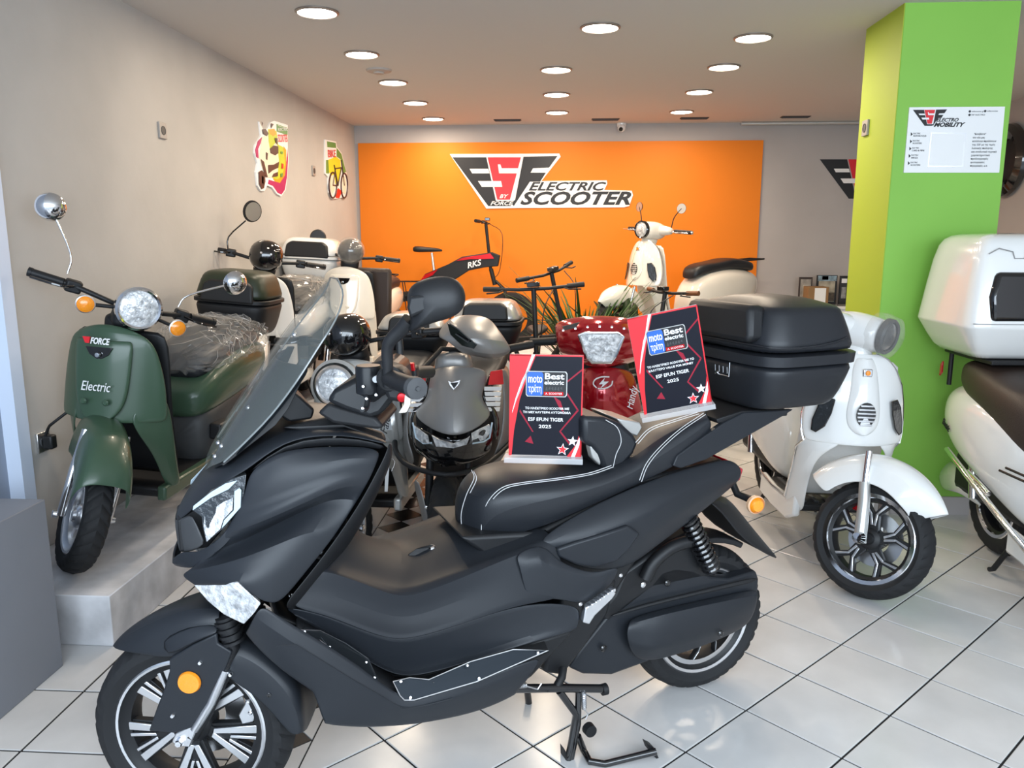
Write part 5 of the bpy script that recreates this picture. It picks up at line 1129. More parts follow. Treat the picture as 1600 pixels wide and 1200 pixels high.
            if lamp == 'film': lathe('lamp_film', [(0, .05), (.05, .052), (.088, .03), (.10, -.02), (.095, -.06)], (1.075, 0, 1.095), (1, 0, -.05), 'film', hl_, 24)
        if mirrors:
            for s in (-1, 1): round_mirror(t, (.88, s * .17, 1.13), (.88, s * .19, 1.22), (.87, s * (.23 if s < 0 else .25), 1.30), .045, 'gblack', ax=(1, s * .2, 0), stem='black2')
        CT[0] = Matrix.Identity(4)
    return t
wv1 = classic('white classic scooter with ribbed horn grille and star wheel, in front of the green pillar', frame(1.24, 4.58, 0, .05, -1, 2), 'white', 44, lamp='film')
wv2 = classic('white classic scooter with black seat and rear rack, on the platform against the orange wall', frame(1.50, 7.86, .425, -.80, -.60, 0, -3), 'cream', 8, mirrors=True, rackm='black2')
# ---- right-hand scooter, rear half in view
rM = frame(2.13, 3.80, 0, 0, -1, 0); rI = rM.inverted()
rs_ = classic('white scooter with a big white delivery box, cut by the right edge of the photo', rM, 'white', 0, front=True, seatm='dbrown', secs=[(-.30, .80, .87, .08, .6), (-.27, .76, .91, .14, .6), (-.15, .72, .925, .175, .6), (.0, .68, .92, .19, .6), (.15, .62, .90, .195, .6), (.32, .56, .87, .19, .6), (.44, .54, .80, .16, .6), (.50, .58, .70, .11, .6)])
def rp(px, py, w): return tuple(pl(rI, px, py, 1, w))
bxr = [(.945, -.40, .02, .20), (.955, -.43, .045, .225), (1.09, -.49, .10, .295), (1.098, -.495, .105, .30), (1.105, -.495, .105, .30), (1.13, -.49, .10, .296), (1.44, -.45, .06, .262), (1.50, -.42, .03, .235), (1.525, -.38, -.01, .19)]
db = loftz('delivery_box', [(z, a, b, w, .24) for z, a, b, w in bxr], 'white', rs_, 1, 32)
prism('box_pad', [(.07, -.205, 1.13), (.07, .205, 1.13), (.055, .215, 1.24), (.045, .19, 1.35), (.045, -.19, 1.35), (.055, -.215, 1.24)], (.045, 0, 0), 'gblack', db, .02)
lp = mat('seam_shadow', (.25, .25, .25), .6)
tube('lid_seam', [(.10, -.28, 1.12), (.104, -.2, 1.118), (.104, .2, 1.118), (.10, .28, 1.12)], .002, lp, db, 5)
tube('lid_seam', [(.052, -.22, 1.43), (.058, -.18, 1.455), (.058, -.12, 1.44), (.06, -.11, 1.41), (.06, -.07, 1.41), (.058, -.06, 1.44), (.056, .22, 1.44)], .0025, lp, db, 5)
b2('box_rack', (-.40, -.16, .925), (.06, .16, .945), 'black2', rs_, .004)
tube('rack_post', [(-.36, -.14, .93), (-.36, -.14, .76)], .012, 'black2', rs_, 8); tube('rack_post', [(-.30, .12, .93), (-.30, .12, .76)], .012, 'black2', rs_, 8)
prism('small_reflector', [(-.39, -.17, .86), (-.37, -.17, .88), (-.37, -.17, .82), (-.39, -.17, .80)], (0, -.01, 0), 'redlens', rs_, .002)
box('side_reflector', (-.47, .0, .56), (.03, .05, .07), 'dbrown', rs_, .005)
# chrome side bar, exhaust-shaped guard and slots on the near (right-hand) side
tube('chrome_bar', rp_ := [rp(1480, 702, -.20), rp(1510, 742, -.24), rp(1560, 806, -.26), rp(1606, 862, -.27)], .014, 'chrome', rs_, 10)
tube('chrome_bar', [rp(1512, 737, -.22), rp(1530, 755, -.24), rp(1545, 772, -.25)], .011, 'chrome', rs_, 10)
grid('plate_guard', [
    [rp(1470, 728, .02), rp(1482, 718, .02), rp(1500, 724, .0), rp(1516, 745, -.02), rp(1534, 788, -.04)],
    [rp(1464, 745, -.06), rp(1480, 738, -.12), rp(1498, 742, -.14), rp(1514, 762, -.13), rp(1534, 790, -.08)],
    [rp(1472, 766, -.04), rp(1486, 768, -.10), rp(1500, 772, -.12), rp(1516, 782, -.10), rp(1532, 792, -.06)],
], 'white', rs_, 2, .01, mir=False)
for (x0, y0, x1, y1) in [(1562, 735, 1600, 752), (1572, 731, 1604, 745)]: tube('vent_slot', [rp(x0, y0, -.235), rp(x1, y1, -.225)], .006, 'gblack', rs_, 6)
B = basis(rp(1478, 664, -.20), V(rp(1486, 676, -.21)) - V(rp(1470, 652, -.19)), (0, 0, 1)); text('lettering', 'Electric', .05, 'blackp', rs_, B, .3, .002, width=.10)
# ================================================================ SMALL MOTORBIKE-LIKE SCOOTERS, SHAPED FROM THE FRONT
def fr(Mi): return lambda L: [tuple(pl(Mi, x, y, 0, v)) for x, y, v in L]
GM = frame(-.46, 4.55, 0, -.03, -1, 0); GI = GM.inverted(); g_ = fr(GI)
grey = thing('sport_scooter', 'satin grey sporty scooter with V-shaped headlight and red and white side stripes, facing forward', 'scooter', GM)
hood = grid('front_hood', [
    g_([(676, 577, 1.04), (690, 573, 1.08), (709, 570, 1.10), (738, 572, 1.09), (766, 578, 1.04)]),
    g_([(669, 600, 1.10), (686, 598, 1.16), (709, 597, 1.19), (735, 598, 1.16), (758, 603, 1.10)]),
    g_([(668, 620, 1.12), (684, 622, 1.20), (709, 624, 1.24), (733, 623, 1.20), (752, 621, 1.12)]),
    g_([(655, 634, 1.12), (678, 645, 1.24), (709, 652, 1.29), (738, 644, 1.24), (761, 633, 1.12)]),
    g_([(643, 648, 1.12), (672, 672, 1.26), (709, 686, 1.32), (745, 672, 1.26), (772, 648, 1.12)]),
], 'grey', grey, 2, .01, mir=False)
prism('hood_badge', g_([(700, 594, 1.215), (706, 597, 1.22), (720, 593, 1.215), (716, 602, 1.225), (709, 609, 1.23), (703, 602, 1.225)]), (.006, 0, 0), 'chrome', hood, .001)
prism('badge_inlay', g_([(704, 598, 1.225), (716, 597, 1.225), (709, 606, 1.235)]), (.006, 0, 0), 'blackp', hood, 0)
grid('hood_edge', [g_([(670, 576, 1.0), (663, 600, 1.06), (663, 620, 1.08), (648, 634, 1.08), (637, 650, 1.08), (640, 690, 1.06)]), g_([(676, 577, 1.03), (669, 600, 1.09), (668, 620, 1.11), (655, 634, 1.11), (643, 648, 1.11), (646, 690, 1.14)])], 'gblack', grey, 1, .012, mir=False)
grid('hood_edge', [g_([(766, 578, 1.03), (758, 603, 1.09), (752, 621, 1.11), (761, 633, 1.11), (772, 648, 1.11), (770, 690, 1.14)]), g_([(773, 577, 1.0), (765, 603, 1.06), (759, 620, 1.08), (769, 632, 1.08), (782, 650, 1.08), (781, 690, 1.06)])], 'gblack', grey, 1, .012, mir=False)
for s, pts in ((1, [(767, 580, 1.10), (785, 577, 1.02), (787, 600, 1.02), (763, 601, 1.12)]), (-1, [(650, 590, 1.06), (666, 585, 1.10), (664, 602, 1.12), (648, 602, 1.04)])):
    prism('red_stripe_panel', g_(pts), (.01, 0, 0), 'redp', grey, .002)
for k in range(5):
    prism('white_stripe', g_([(757 + k * .6, 604 + k * 8, 1.13), (784 - k * .6, 604 + k * 8, 1.03), (783 - k * .6, 610 + k * 8, 1.03), (757 + k * 1.6, 610 + k * 8, 1.13)]), (.01, 0, 0), 'whitep', grey, .001)
    prism('white_stripe', g_([(640, 606 + k * 8, 1.06), (663, 605 + k * 8, 1.12), (662 - k * 3, 611 + k * 8, 1.12), (638, 611 + k * 8, 1.06)]), (.01, 0, 0), 'whitep', grey, .001)
grid('side_fairing', [g_([(788, 574, .88), (796, 590, .84), (802, 640, .84), (800, 690, .86), (776, 735, .92)]), g_([(780, 576, .96), (786, 600, .97), (787, 645, .98), (782, 690, 1.02), (764, 722, 1.06)])], 'grey', grey, 2, .02, mir=False)
grid('side_fairing', [g_([(640, 590, .88), (634, 620, .86), (629, 650, .86), (626, 690, .88), (640, 735, .92)]), g_([(650, 590, .96), (644, 620, .97), (637, 650, .98), (636, 690, 1.02), (652, 722, 1.06)])], 'grey', grey, 2, .02, mir=False)
hlp = grid('headlight_panel', [
    g_([(642, 655, 1.12), (668, 676, 1.25), (709, 692, 1.31), (748, 676, 1.25), (773, 655, 1.12)]),
    g_([(644, 690, 1.14), (664, 702, 1.24), (709, 712, 1.30), (750, 702, 1.24), (771, 690, 1.14)]),
    g_([(648, 706, 1.12), (668, 718, 1.20), (700, 733, 1.26), (742, 722, 1.20), (767, 706, 1.12)]),
], 'gblack', grey, 2, .012, mir=False)
for pts in ([(645, 662, 1.15), (656, 670, 1.21), (669, 680, 1.26), (672, 692, 1.26), (660, 691, 1.22), (650, 682, 1.17)], [(675, 679, 1.27), (688, 686, 1.30), (709, 692, 1.32), (730, 684, 1.29), (735, 680, 1.27), (730, 694, 1.28), (709, 699, 1.32), (682, 697, 1.28)], [(737, 676, 1.26), (750, 669, 1.22), (765, 662, 1.16), (768, 672, 1.17), (758, 687, 1.20), (738, 691, 1.25)]):
    prism('headlight', g_(pts), (.012, 0, 0), 'lens', hlp, .002)
tube('led_strip', g_([(645, 660, 1.17), (650, 684, 1.19), (662, 693, 1.23), (674, 692, 1.27)]), .004, 'ledwhite', hlp, 6); tube('led_strip', g_([(769, 660, 1.17), (765, 684, 1.19), (756, 690, 1.22), (738, 693, 1.26)]), .004, 'ledwhite', hlp, 6)
tube('front_guard', g_([(617, 690, 1.0), (620, 708, 1.08), (640, 728, 1.20), (696, 742, 1.30), (745, 732, 1.2), (772, 716, 1.08), (800, 690, .9)]), .012, 'black2', grey, 10, 3)
loftx('apron_core', [(.55, .22, .62, .16, .6), (.8, .30, .86, .19, .6), (1.0, .50, .93, .19, .6), (1.1, .56, .80, .15, .6)], 'black2', grey, 1)
# twisted headset cowl
cw = grid('headset_cowl', [
    g_([(681, 527, 1.05), (698, 495, 1.0), (735, 490, .95), (766, 496, .92)]),
    g_([(690, 530, 1.12), (712, 505, 1.12), (748, 506, 1.06), (779, 514, .98)]),
    g_([(702, 536, 1.13), (728, 528, 1.17), (765, 530, 1.14), (796, 538, 1.0)]),
    g_([(712, 544, 1.10), (742, 549, 1.15), (770, 558, 1.13), (800, 547, 1.0)]),
    g_([(722, 552, 1.0), (745, 556, 1.02), (768, 562, 1.02), (796, 552, .94)]),
], 'grey', grey, 2, .015, mir=False)
prism('cowl_slot', g_([(699, 504, 1.135), (712, 510, 1.165), (746, 538, 1.2), (741, 545, 1.19), (722, 540, 1.17), (704, 523, 1.14)]), (.008, 0, 0), 'gblack', cw, .003)
tube('slot_trim', g_([(703, 506, 1.16), (716, 514, 1.185), (734, 530, 1.205), (731, 535, 1.20), (712, 522, 1.17)]), .003, 'dgrey', cw, 6)
loftz('cowl_neck', [(.86, .88, 1.04, .10, .7), (.93, .90, 1.06, .085, .7), (1.0, .92, 1.06, .08, .7)], 'grey', grey, 1)
tube('handlebar', g_([(662, 575, 1.15), (690, 545, 1.02), (740, 548, .95), (795, 545, .85), (830, 540, .80)]), .012, 'black2', grey, 10)
tube('grip', g_([(795, 545, .86), (832, 538, .80)]), .019, 'black2', grey, 12)
wheel(grey, (1.20, 0, .24), .24, .055, .16, 'turbine', 'front_wheel', 48)
spring('fork_spring', (1.12, 0, .64), (1.14, 0, .50), .035, .008, 6, 'gblack', grey)
tube('fork_leg', [(1.10, .085, .66), (1.20, .09, .24)], .018, 'black2', grey, 10, mir=True)
grid('front_fender', [g_([(643, 745, 1.22), (652, 780, 1.26), (660, 812, 1.28), (664, 840, 1.3)]), g_([(655, 748, 1.30), (664, 784, 1.32), (670, 812, 1.34), (672, 838, 1.34)])], 'grey', grey, 1, .008, mir=False)
prism('fork_bracket', g_([(690, 778, 1.31), (698, 782, 1.31), (706, 818, 1.31), (700, 832, 1.31), (688, 836, 1.31)]), (.01, 0, 0), 'dgrey', grey, .002)
bolts('fork_bolt', g_([(697, 804, 1.33), (696, 824, 1.33), (682, 793, 1.33), (666, 793, 1.33)]), (1, 0, 0), .008, 'chrome', grey)
cl = prism('brake_caliper', g_([(663, 826, 1.33), (680, 824, 1.33), (680, 836, 1.33), (672, 844, 1.33), (664, 838, 1.33)]), (.02, 0, 0), 'redenamel', grey, .003)
tube('brake_hose', g_([(668, 826, 1.34), (672, 812, 1.34), (680, 806, 1.34), (684, 815, 1.34), (676, 824, 1.34)]), .004, 'chrome', cl, 6, 3)
b2('floor_board', (.40, -.17, .24), (.85, .17, .28), 'black2', grey, .01)
loftx('rear_body', [(-.45, .60, .72, .05, .7), (-.3, .48, .76, .16, .6), (0, .36, .76, .2, .6), (.35, .30, .70, .17, .6), (.48, .30, .5, .12, .6)], 'grey', grey, 1)
seat_loft(grey, [(-.35, .76, .86, .1, .6), (-.2, .76, .90, .15, .6), (.1, .74, .84, .15, .6), (.38, .68, .78, .11, .6), (.42, .68, .74, .06, .6)])
wheel(grey, (0, 0, .24), .24, .055, .16, 'turbine', 'rear_wheel', 48); stand(grey, .3, .15)
gc = top_case(grey, -.56, -.14, .215, .84, 1.13, 'black2', 'silver', pad=(.14, 1.02, 1.12, .02))
nf = sup('seat_film', (.1, .0, .88), (.2, .17, .06), 'film', grey, .8, .8)
# ---- silver scooter with round headlight
DM = frame(-.97, 4.66, 0, -.04, -1, 0); DI = DM.inverted(); d_ = fr(DI)
silv = upright('silver scooter with round headlight and glossy black flyscreen, behind the windscreen of the black one', frame(-.92, 4.60, -.0, -.04, -1, 0), 'silver', -14, lampmat='gblack_cowl', mirrors=None, signals=False, logo_=False, bar=.50)
hx = V(d_([(512, 598, 1.20)])[0])
lathe('lamp_nacelle', [(0, -.16), (.07, -.14), (.11, -.06), (.115, -.01), (.10, .0)], hx, (1, 0, .1), 'silver', silv, 32)
round_lamp(silv, hx, .085, (1, 0, .1), 'silver', 'alu')
B = basis(d_([(593, 647, 1.12)])[0], V(d_([(596, 632, 1.12)])[0]) - V(d_([(591, 662, 1.12)])[0]), (0, -1, .2))
grid('side_leg', [d_([(575, 654, 1.0), (600, 632, 1.02), (606, 632, 1.02)]), d_([(580, 668, 1.05), (602, 668, 1.07), (610, 668, 1.03)]), d_([(592, 686, 1.0), (608, 690, 1.02), (614, 692, .98)])], 'silver', silv, 1, .012, mir=False)
text('lettering', 'Falcon', .05, 'blackp', silv, basis(d_([(592, 652, 1.10)])[0], (0, .25, 1), (0, -1, .25)), .3, .001, width=.13)
top_case(silv, -.50, -.10, .225, .80, 1.05, 'black2', 'silver', pad=(.13, .93, 1.04, .02))
kt = thing('key_tag', 'white and lime key tag hanging beside the black scooter\'s leg shield', 'key tag', DM)
prism('tag', d_([(603, 720, 1.13), (609, 722, 1.13), (606, 768, 1.13), (601, 768, 1.13)]), (.004, 0, 0), 'whitep', kt, .001)
prism('tag', d_([(602, 722, 1.12), (606, 722, 1.12), (600, 748, 1.12), (595, 744, 1.12)]), (.004, 0, 0), mat('lime_tag', (.5, .85, .1), .5), kt, .001)
tube('ring', d_([(606, 722, 1.13), (612, 716, 1.13), (617, 722, 1.13), (612, 736, 1.13)]), .002, 'chrome', kt, 6, 3)
# ---- red scooter
RM = frame(.22, 5.05, 0, .0, -1, 0); RI = RM.inverted(); q_ = fr(RI)
red = thing('red_scooter', 'glossy metallic red scooter with trapezoid headlight, facing forward behind the award plaques', 'scooter', RM)
grid('headset_cowl', [
    q_([(866, 507, .95), (880, 499, 1.0), (908, 494, 1.04), (940, 493, 1.06), (975, 495, 1.04), (1000, 502, .98)]),
    q_([(867, 516, 1.0), (884, 508, 1.08), (910, 504, 1.13), (940, 503, 1.16), (975, 506, 1.12), (1005, 515, 1.0)]),
    q_([(870, 538, 1.02), (888, 532, 1.12), (912, 530, 1.19), (940, 530, 1.21), (972, 531, 1.17), (1008, 536, 1.02)]),
    q_([(874, 551, 1.0), (896, 556, 1.10), (918, 565, 1.17), (940, 570, 1.19), (966, 566, 1.15), (1004, 556, 1.0)]),
    q_([(880, 556, .92), (900, 566, .98), (920, 574, 1.02), (940, 576, 1.04), (964, 574, 1.0), (1000, 562, .92)]),
], 'red', red, 2, .012, mir=False)
rl = prism('headlight', q_([(905, 524, 1.19), (914, 521, 1.2), (966, 521, 1.2), (974, 526, 1.19), (962, 556, 1.21), (955, 565, 1.2), (926, 565, 1.2), (918, 558, 1.21)]), (.03, 0, 0), 'lens', red, .006)
tube('lamp_rim', q_([(904, 524, 1.22), (914, 520, 1.22), (966, 520, 1.22), (975, 526, 1.22), (962, 557, 1.24), (955, 567, 1.24), (925, 567, 1.24), (917, 559, 1.24), (904, 524, 1.22)]), .006, 'chrome', rl, 6)
prism('tinted_panel', q_([(878, 510, 1.10), (906, 503, 1.14), (900, 512, 1.15), (882, 516, 1.11)]), (.006, 0, 0), 'dgrey', red, .001)
for k in range(7): lathe('film_edge', [(0, .004), (.006, .003), (.007, 0)], q_([(880 + k * 19, 516 - 6 * sin(k / 6 * pi), 1.16 + .05 * sin(k / 6 * pi))])[0], (1, 0, .3), 'chrome', red, 8)
grid('front_shield', [
    q_([(905, 576, .98), (920, 573, 1.05), (942, 572, 1.09), (968, 574, 1.05), (990, 580, .97)]),
    q_([(900, 598, 1.0), (918, 596, 1.10), (942, 595, 1.14), (970, 597, 1.09), (996, 602, .98)]),
    q_([(898, 622, 1.0), (918, 624, 1.12), (942, 628, 1.18), (972, 626, 1.10), (1002, 626, .98)]),
    q_([(900, 646, .98), (918, 650, 1.06), (942, 656, 1.10), (972, 652, 1.06), (1006, 648, .96)]),
    q_([(905, 690, .95), (920, 694, 1.0), (942, 696, 1.02), (972, 694, 1.0), (1004, 690, .94)]),
], 'red', red, 2, .012, mir=False)
LB = lambda L: flat('emblem', L, M['whitep'], red, lambda x, y, z: tuple(V(q_([(x, y, 1.155)])[0]) + V((z, 0, 0))), 0, .006)
LB([(936, 600), (945, 590), (943, 596), (951, 596), (938, 607), (942, 600)])
tube('emblem', q_([(932, 606, 1.15), (927, 600, 1.15), (930, 593, 1.16), (940, 589, 1.16), (952, 589, 1.155)]), .0035, 'whitep', red, 6, 3)
tube('emblem', q_([(934, 607, 1.15), (945, 607, 1.155), (955, 602, 1.15), (957, 595, 1.15)]), .0035, 'whitep', red, 6, 3)
text('lettering', 'Handy', .06, 'whitep', red, basis(q_([(987, 622, 1.06)])[0], V((0, .22, 1)), (0, -1, .22)), .3, .001, width=.12)
loftx('core', [(.4, .22, .45, .15, .6), (.7, .3, .8, .16, .6), (.92, .45, .95, .15, .6), (1.0, .6, .95, .13, .6)], 'black2', red, 1)
tube('handlebar', q_([(830, 534, .92), (868, 532, .95), (940, 520, .98), (1010, 532, .95), (1045, 534, .92)]), .014, 'black2', red, 10)
tube('grip', q_([(829, 535, .92), (868, 533, .95)]), .021, 'black2', red, 12)
wheel(red, (1.15, 0, .22), .22, .05, .14, 'plain', 'front_wheel', 40); wheel(red, (0, 0, .22), .22, .05, .14, 'plain', 'rear_wheel', 40)
arc_fender('front_fender', (1.15, 0, .24), .28, .08, 10, 130, 'red', red, 8, .1, .4)
b2('floor_board', (.38, -.16, .24), (.85, .16, .28), 'black2', red, .01)
loftx('rear_body', [(-.4, .58, .70, .05, .7), (-.28, .48, .74, .15, .6), (0, .34, .74, .19, .6), (.35, .28, .66, .16, .6), (.46, .28, .5, .1, .6)], 'red', red, 1)
seat_loft(red, [(-.3, .73, .82, .1, .6), (-.1, .73, .85, .14, .6), (.2, .72, .83, .14, .6), (.4, .66, .74, .09, .6)], 'brown'); stand(red, .3, .15)
# ================================================================ BICYCLES
def bike(label, M4, r, colm, z_bar, half, seat_z, seatm='black2', gripm='black2', rack=False, wl='wire', group=None, wb=1.05, tw=.025, frame_on=True, pedals=True):
    t = thing('electric_bicycle', label, 'bicycle', M4, group)
    def W(x, n):
        g = lathegeo([(r - tw * 1.6, tw * .5), (r - tw, tw), (r - tw * .3, tw * .85), (r, 0), (r - tw * .3, -tw * .85), (r - tw, -tw), (r - tw * 1.6, -tw * .5)], (x, 0, r), (0, 1, 0), 40, True)
        o = mk(n, g[0], g[1], 'rubber', t)
        lathe('rim', [(r - tw * 1.5, tw * .5), (r - tw * 2.2, tw * .4), (r - tw * 2.2, -tw * .4), (r - tw * 1.5, -tw * .5)], (x, 0, r), (0, 1, 0), 'alu' if wl == 'wire' else 'black2', o, 40, True)
        lathe('hub', [(0, .04), (.035, .035), (.035, -.035), (0, -.04)], (x, 0, r), (0, 1, 0), 'black2', o, 16)
        if wl == 'wire':
            g = join([tubegeo([(x + .03 * cos(a), .02 * (-1) ** k, r + .03 * sin(a)), (x + (r - tw * 2) * cos(a + .3 * (-1) ** k), 0, r + (r - tw * 2) * sin(a + .3 * (-1) ** k))], .0014, 4) for k, a in enumerate([2 * pi * k / 24 for k in range(24)])])
            s_ = mk('spokes', g[0], g[1], 'alu', o); s_['kind'] = 'stuff'
            box('reflector', (x + r * .5 * cos(2), .012, r + r * .5 * sin(2)), (.02, .008, .07), 'amber', o, .002)
        else:
            for k in range(5): a = 2 * pi * k / 5; tube('spoke', [(x + .03 * cos(a), 0, r + .03 * sin(a)), (x + (r - tw * 2) * cos(a), 0, r + (r - tw * 2) * sin(a))], .011, 'black2', o, 6)
        return o
    W(0, 'rear_wheel'); W(wb, 'front_wheel')
    hx = wb - .17; bb = (.42, 0, r * .95)
    if frame_on:
        f = tube('frame', [(hx - .03, 0, r + .42), bb], .024, colm, t, 10)
        tube('seat_tube', [bb, (.26, 0, seat_z - .18)], .018, colm, f, 10); tube('top_tube', [(hx - .02, 0, r + .46), (.31, 0, r + .38)], .019, colm, f, 10)
        tube('chain_stay', [(0, .05, r), (.40, .03, r * .95)], .010, colm, f, 8, mir=True); tube('seat_stay', [(0, .05, r), (.29, .02, r + .34)], .008, colm, f, 8, mir=True)
    tube('fork', [(wb, .05, r), (wb - .06, .05, r * 2 + .02), (hx + .02, 0, r + .38)], .013, 'black2', t, 8, mir=True)
    tube('head_tube', [(hx + .01, 0, r + .34), (hx - .03, 0, r + .50)], .022, 'black2', t, 10)
    tube('stem', [(hx - .03, 0, r + .48), (hx - .08, 0, z_bar)], .016, 'black2', t, 10)
    hb = tube('handlebar', [(hx - .14, -half, z_bar + .01), (hx - .08, -half * .3, z_bar), (hx - .08, half * .3, z_bar), (hx - .14, half, z_bar + .01)], .011, 'black2', t, 8)
    for s in (-1, 1):
        tube('grip', [(hx - .12, s * half * .68, z_bar + .005), (hx - .145, s * half * 1.02, z_bar + .01)], .017, gripm, hb, 12)
        tube('brake_lever', [(hx - .10, s * half * .6, z_bar), (hx - .06, s * half * .7, z_bar - .01), (hx - .09, s * half * .95, z_bar - .015)], .005, 'black2', hb, 6)
    box('display', (hx - .06, 0, z_bar + .03), (.05, .08, .03), 'gblack', hb, .005)
    tube('brake_cable', [(hx - .06, .12, z_bar - .01), (hx + .08, .06, z_bar - .12), (hx + .06, .02, r + .5), (hx, .01, r + .40)], .0035, 'black2', hb, 6, 4)
    tube('seat_post', [(.27, 0, seat_z - .2), (.25, 0, seat_z - .02)], .014, 'alu', t, 10)
    loftx('saddle', [(.06, seat_z - .01, seat_z + .04, .07, .7), (.10, seat_z - .02, seat_z + .05, .085, .7), (.22, seat_z - .015, seat_z + .035, .06, .7), (.32, seat_z - .01, seat_z + .025, .025, .7), (.36, seat_z - .01, seat_z + .01, .012, .8)], seatm, t, 1, 12)
    if pedals:
        tube('crank', [(.42, -.07, r * .95 - .16), (.42, -.06, r * .95), (.42, .06, r * .95), (.42, .07, r * .95 + .16)], .009, 'black2', t, 8); box('pedal', (.42, .11, r * .95 + .16), (.09, .08, .02), 'black2', t, .003); box('pedal', (.42, -.11, r * .95 - .16), (.09, .08, .02), 'black2', t, .003)
    if rack:
        k = tube('rack', [(-.2, .05, r * 2 + .10), (.16, .05, r * 2 + .10)], .006, 'black2', t, 6, mir=True); tube('rack_leg', [(-.05, .05, r * 2 + .1), (0, .06, r)], .005, 'black2', k, 6, mir=True)
        for q in range(4): tube('rack_bar', [(-.18 + q * .1, -.05, r * 2 + .1), (-.18 + q * .1, .05, r * 2 + .1)], .005, 'black2', k, 6)
    return t
q0 = plane_pt(638, 475, 1, 8.08); FBM = frame(q0.x, 8.10, .425, 1, -.03, 0); FI = FBM.inverted()
fb = bike('black and red folding electric bicycle with tall stem, on the platform against the orange wall', FBM, .27, 'black2', 1.23, .26, .95, rack=True, wl='mag', wb=1.05, tw=.045, frame_on=False)
def fp_(L, y=-.03): return [tuple(pl(FI, a, b, 1, -abs(y))) for a, b in L]
prism('main_frame', fp_([(655, 441), (664, 428), (700, 413), (722, 401), (768, 394), (781, 399), (778, 416), (756, 418), (732, 423), (712, 436), (690, 446), (672, 452)]), (0, .06, 0), 'black2', fb, .008)
prism('red_panel', fp_([(712, 408), (722, 403), (766, 396), (772, 404), (756, 405), (735, 405)], .042), (0, .008, 0), 'redenamel', fb, .001)
prism('red_panel', fp_([(656, 439), (664, 429), (684, 421), (676, 430)], .042), (0, .008, 0), 'redenamel', fb, .001)
B = basis(fp_([(740, 413)], -.04)[0], V(fp_([(752, 411)], -.04)[0]) - V(fp_([(728, 417)], -.04)[0]), (0, 0, 1)); text('lettering', 'RKS', .08, 'whitep', fb, B, .3, .001, width=.15, bold=.002)
bike('dark electric bicycle whose handlebar rises to the right, upper one before the platform', frame(-.52, 6.68, 0, .75, -.66, -11), .33, 'black2', 1.27, .30, .92)
bike('dark electric bicycle with level handlebar and wire wheels, lower one behind the grey top case', frame(-.13, 5.78, 0, .02, -1, -3), .30, 'black2', 1.19, .31, .85)
bike('dark electric bicycle with brown saddle and brown grips, behind the red scooter', frame(1.42, 6.12, 0, -.86, -.5, 0), .30, 'black2', 1.12, .28, .98, 'brown', 'brown')
# ================================================================ PLANTS, SHELF THINGS, CORD
mleaf = mat('leaf_green', (.03, .085, .012), .45, var=.35, vscale=30); mleafd = mat('dark_leaf', (.012, .03, .008), .4, var=.3, vscale=20); mpot = mat('dark_pot', (.02, .02, .02), .5)
def leafblade(b, a, L, w, droop):
    vs = []; fs = []
    d = V((cos(a), sin(a), 0)); s = V((-sin(a), cos(a), 0)); n = 5
    for k in range(n + 1):
        u = k / n; p = V(b) + d * (L * .45 * u + droop * u * u * L) + V((0, 0, L * (u - droop * .9 * u * u))); ww = w * sin(pi * min(.98, .12 + .88 * u)) ** .7
        vs += [tuple(p - s * ww), tuple(p + V((0, 0, ww * .3))), tuple(p + s * ww)]
    for k in range(n): o = k * 3; fs += [[o, o + 1, o + 4, o + 3], [o + 1, o + 2, o + 5, o + 4]]
    return vs, fs
def plant(label, x, y, z, H, nl, m, lw, sp):
    t = thing('potted_plant', label, 'plant', Matrix.Translation((x, y, z)))
    lathe('pot', [(0, 0), (.10, 0), (.14, .24), (.15, .25), (.13, .25), (.12, .22), (0, .22)], (0, 0, 0), (0, 0, 1), mpot, t, 24)
    for k in range(nl):
        a = k * 2.4; g = leafblade((.04 * cos(a), .04 * sin(a), .22 + random.uniform(0, .25) * H), a, H * random.uniform(.55, 1), lw, random.uniform(.2, .6) * sp)
        mk('leaf', g[0], g[1], m, t, solid=.001)
plant('feathery light green plant in a dark pot, in front of the orange wall', .18, 6.62, 0, .98, 110, mleaf, .013, .55)
plant('dark broad-leaved plant left of the white scooter on the platform', .55, 6.55, 0, .90, 60, mleafd, .05, .9)
cz = plane_pt(1260, 476, 1, 8.3).z
cbn = thing('low_cabinet', 'low pale cabinet against the grey back wall left of the green pillar', 'cabinet', Matrix.Translation((0, 0, 0)))
b2('carcass', (2.45, 8.12, 0), (3.65, 8.52, cz - .03), 'white', cbn, .004); b2('top', (2.43, 8.10, cz - .03), (3.67, 8.525, cz), 'white', cbn, .004)
for k in range(3): d = b2('door', (2.47 + k * .4, 8.105, .05), (2.85 + k * .4, 8.12, cz - .05), 'white', cbn, .003); b2('handle', (2.80 + k * .4, 8.095, cz - .3), (2.82 + k * .4, 8.105, cz - .15), 'alu', d)
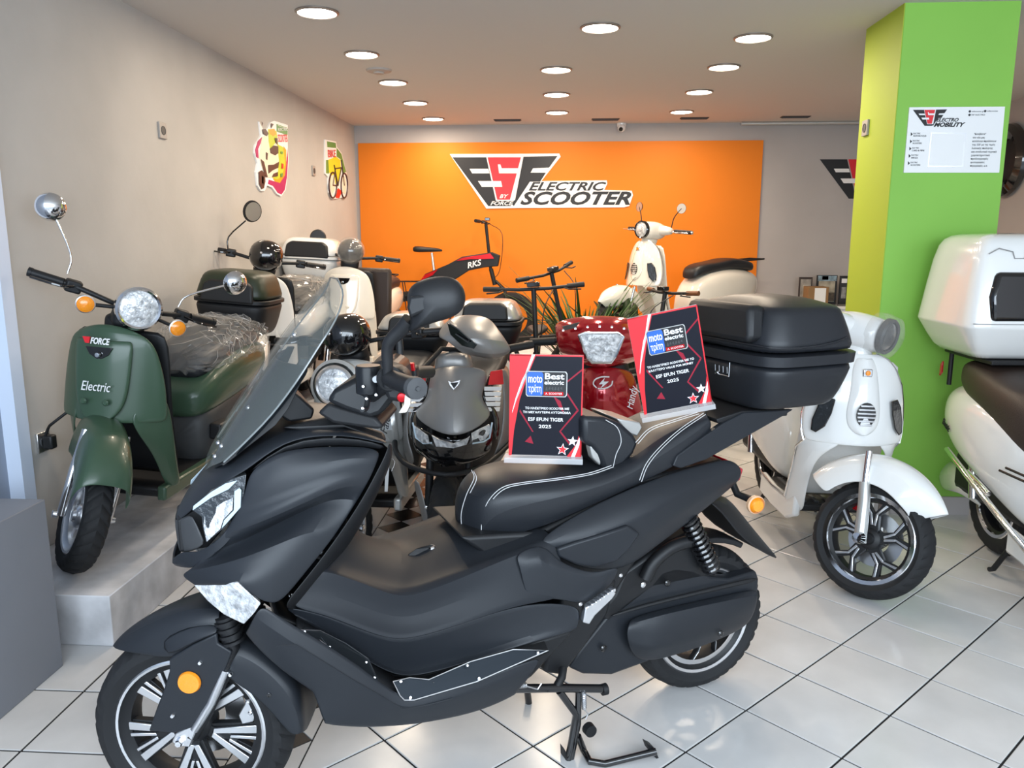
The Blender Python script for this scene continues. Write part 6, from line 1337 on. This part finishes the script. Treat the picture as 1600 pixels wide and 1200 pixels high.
def framed(label, x0, x1, y0, y1, fm, prints, cat='picture'):
    a = plane_pt(x0, y1, 1, 8.4); b = plane_pt(x1, y0, 1, 8.4)
    t = thing('framed_picture', label, cat, Matrix.Translation((a.x, 8.4, cz)))
    w = b.x - a.x; hh = b.z - cz
    fo = b2('frame', (0, 0, 0), (w, .02, hh), fm, t, .002)
    b2('picture', (w * .1, -.002, hh * .08), (w * .9, 0, hh * .92), mat('photo_print', prints[0], .3, var=.5, vscale=14), t)
    for (u0, v0, u1, v1, c) in prints[1:]: b2('picture_area', (w * u0, -.004, hh * v0), (w * u1, -.002, hh * v1), c if isinstance(c, str) else mat('print_area', c, .3, var=.5, vscale=30), t)
framed('small dark framed picture on the cabinet, behind the white scooter\'s grip', 1247, 1270, 433, 470, M['dbrown'], [(.35, .32, .28), (.3, .3, .8, .7, (.5, .46, .38))])
framed('large framed photo poster with a crowd, on the cabinet', 1274, 1309, 430, 472, M['blackp'], [(.40, .36, .28), (.05, .8, .95, .98, (.25, .35, .42)), (.25, .84, .55, .97, 'redp'), (.1, .1, .9, .4, (.12, .09, .06))])
framed('narrow dark poster on the cabinet touching the green pillar', 1310, 1326, 431, 472, M['blackp'], [(.03, .03, .035), (.2, .75, .85, .9, 'whitep'), (.25, .2, .8, .6, (.3, .3, .3))])
a = plane_pt(1186, 470, 1, 8.35); b = plane_pt(1218, 447, 1, 8.35)
t = thing('cardboard_box', 'small brown cardboard box with white label, at the left end of the cabinet', 'box', Matrix.Translation((2.47, 8.2, cz)))
bb_ = b2('carton', (0, 0, 0), (b.x - a.x, .18, b.z - cz), mat('cardboard', (.28, .16, .07), .8), t, .002); b2('label', (.06, -.002, .01), (.17, 0, b.z - cz - .01), 'whitep', t)
cdp = [plane_pt(71, 681, 0, XL + .03), plane_pt(76, 668, 0, XL + .05), plane_pt(84, 660, 0, XL + .08), V((-2.0, 3.15, .83))]
cdp = [tuple(p) for p in cdp]
cdn = thing('charging_cord', 'black charging cord with plug, running from the wall socket to the green scooter', 'cord', Matrix.Identity(4))
tube('cable', cdp, .006, 'black2', cdn, 8, 4)
box('plug', (XL + .035, sp.y, sp.z), (.045, .04, .06), 'black2', cdn, .008)
# chrome crash bars at the tail of the white scooter
for k in range(3): tube('chrome_bar', [(-.30 + k * .03, -.24 - k * .012, .30), (-.2 + k * .05, -.27, .48), (-.05 + k * .05, -.25, .70)], .012, 'chrome', wv1, 8, 3)
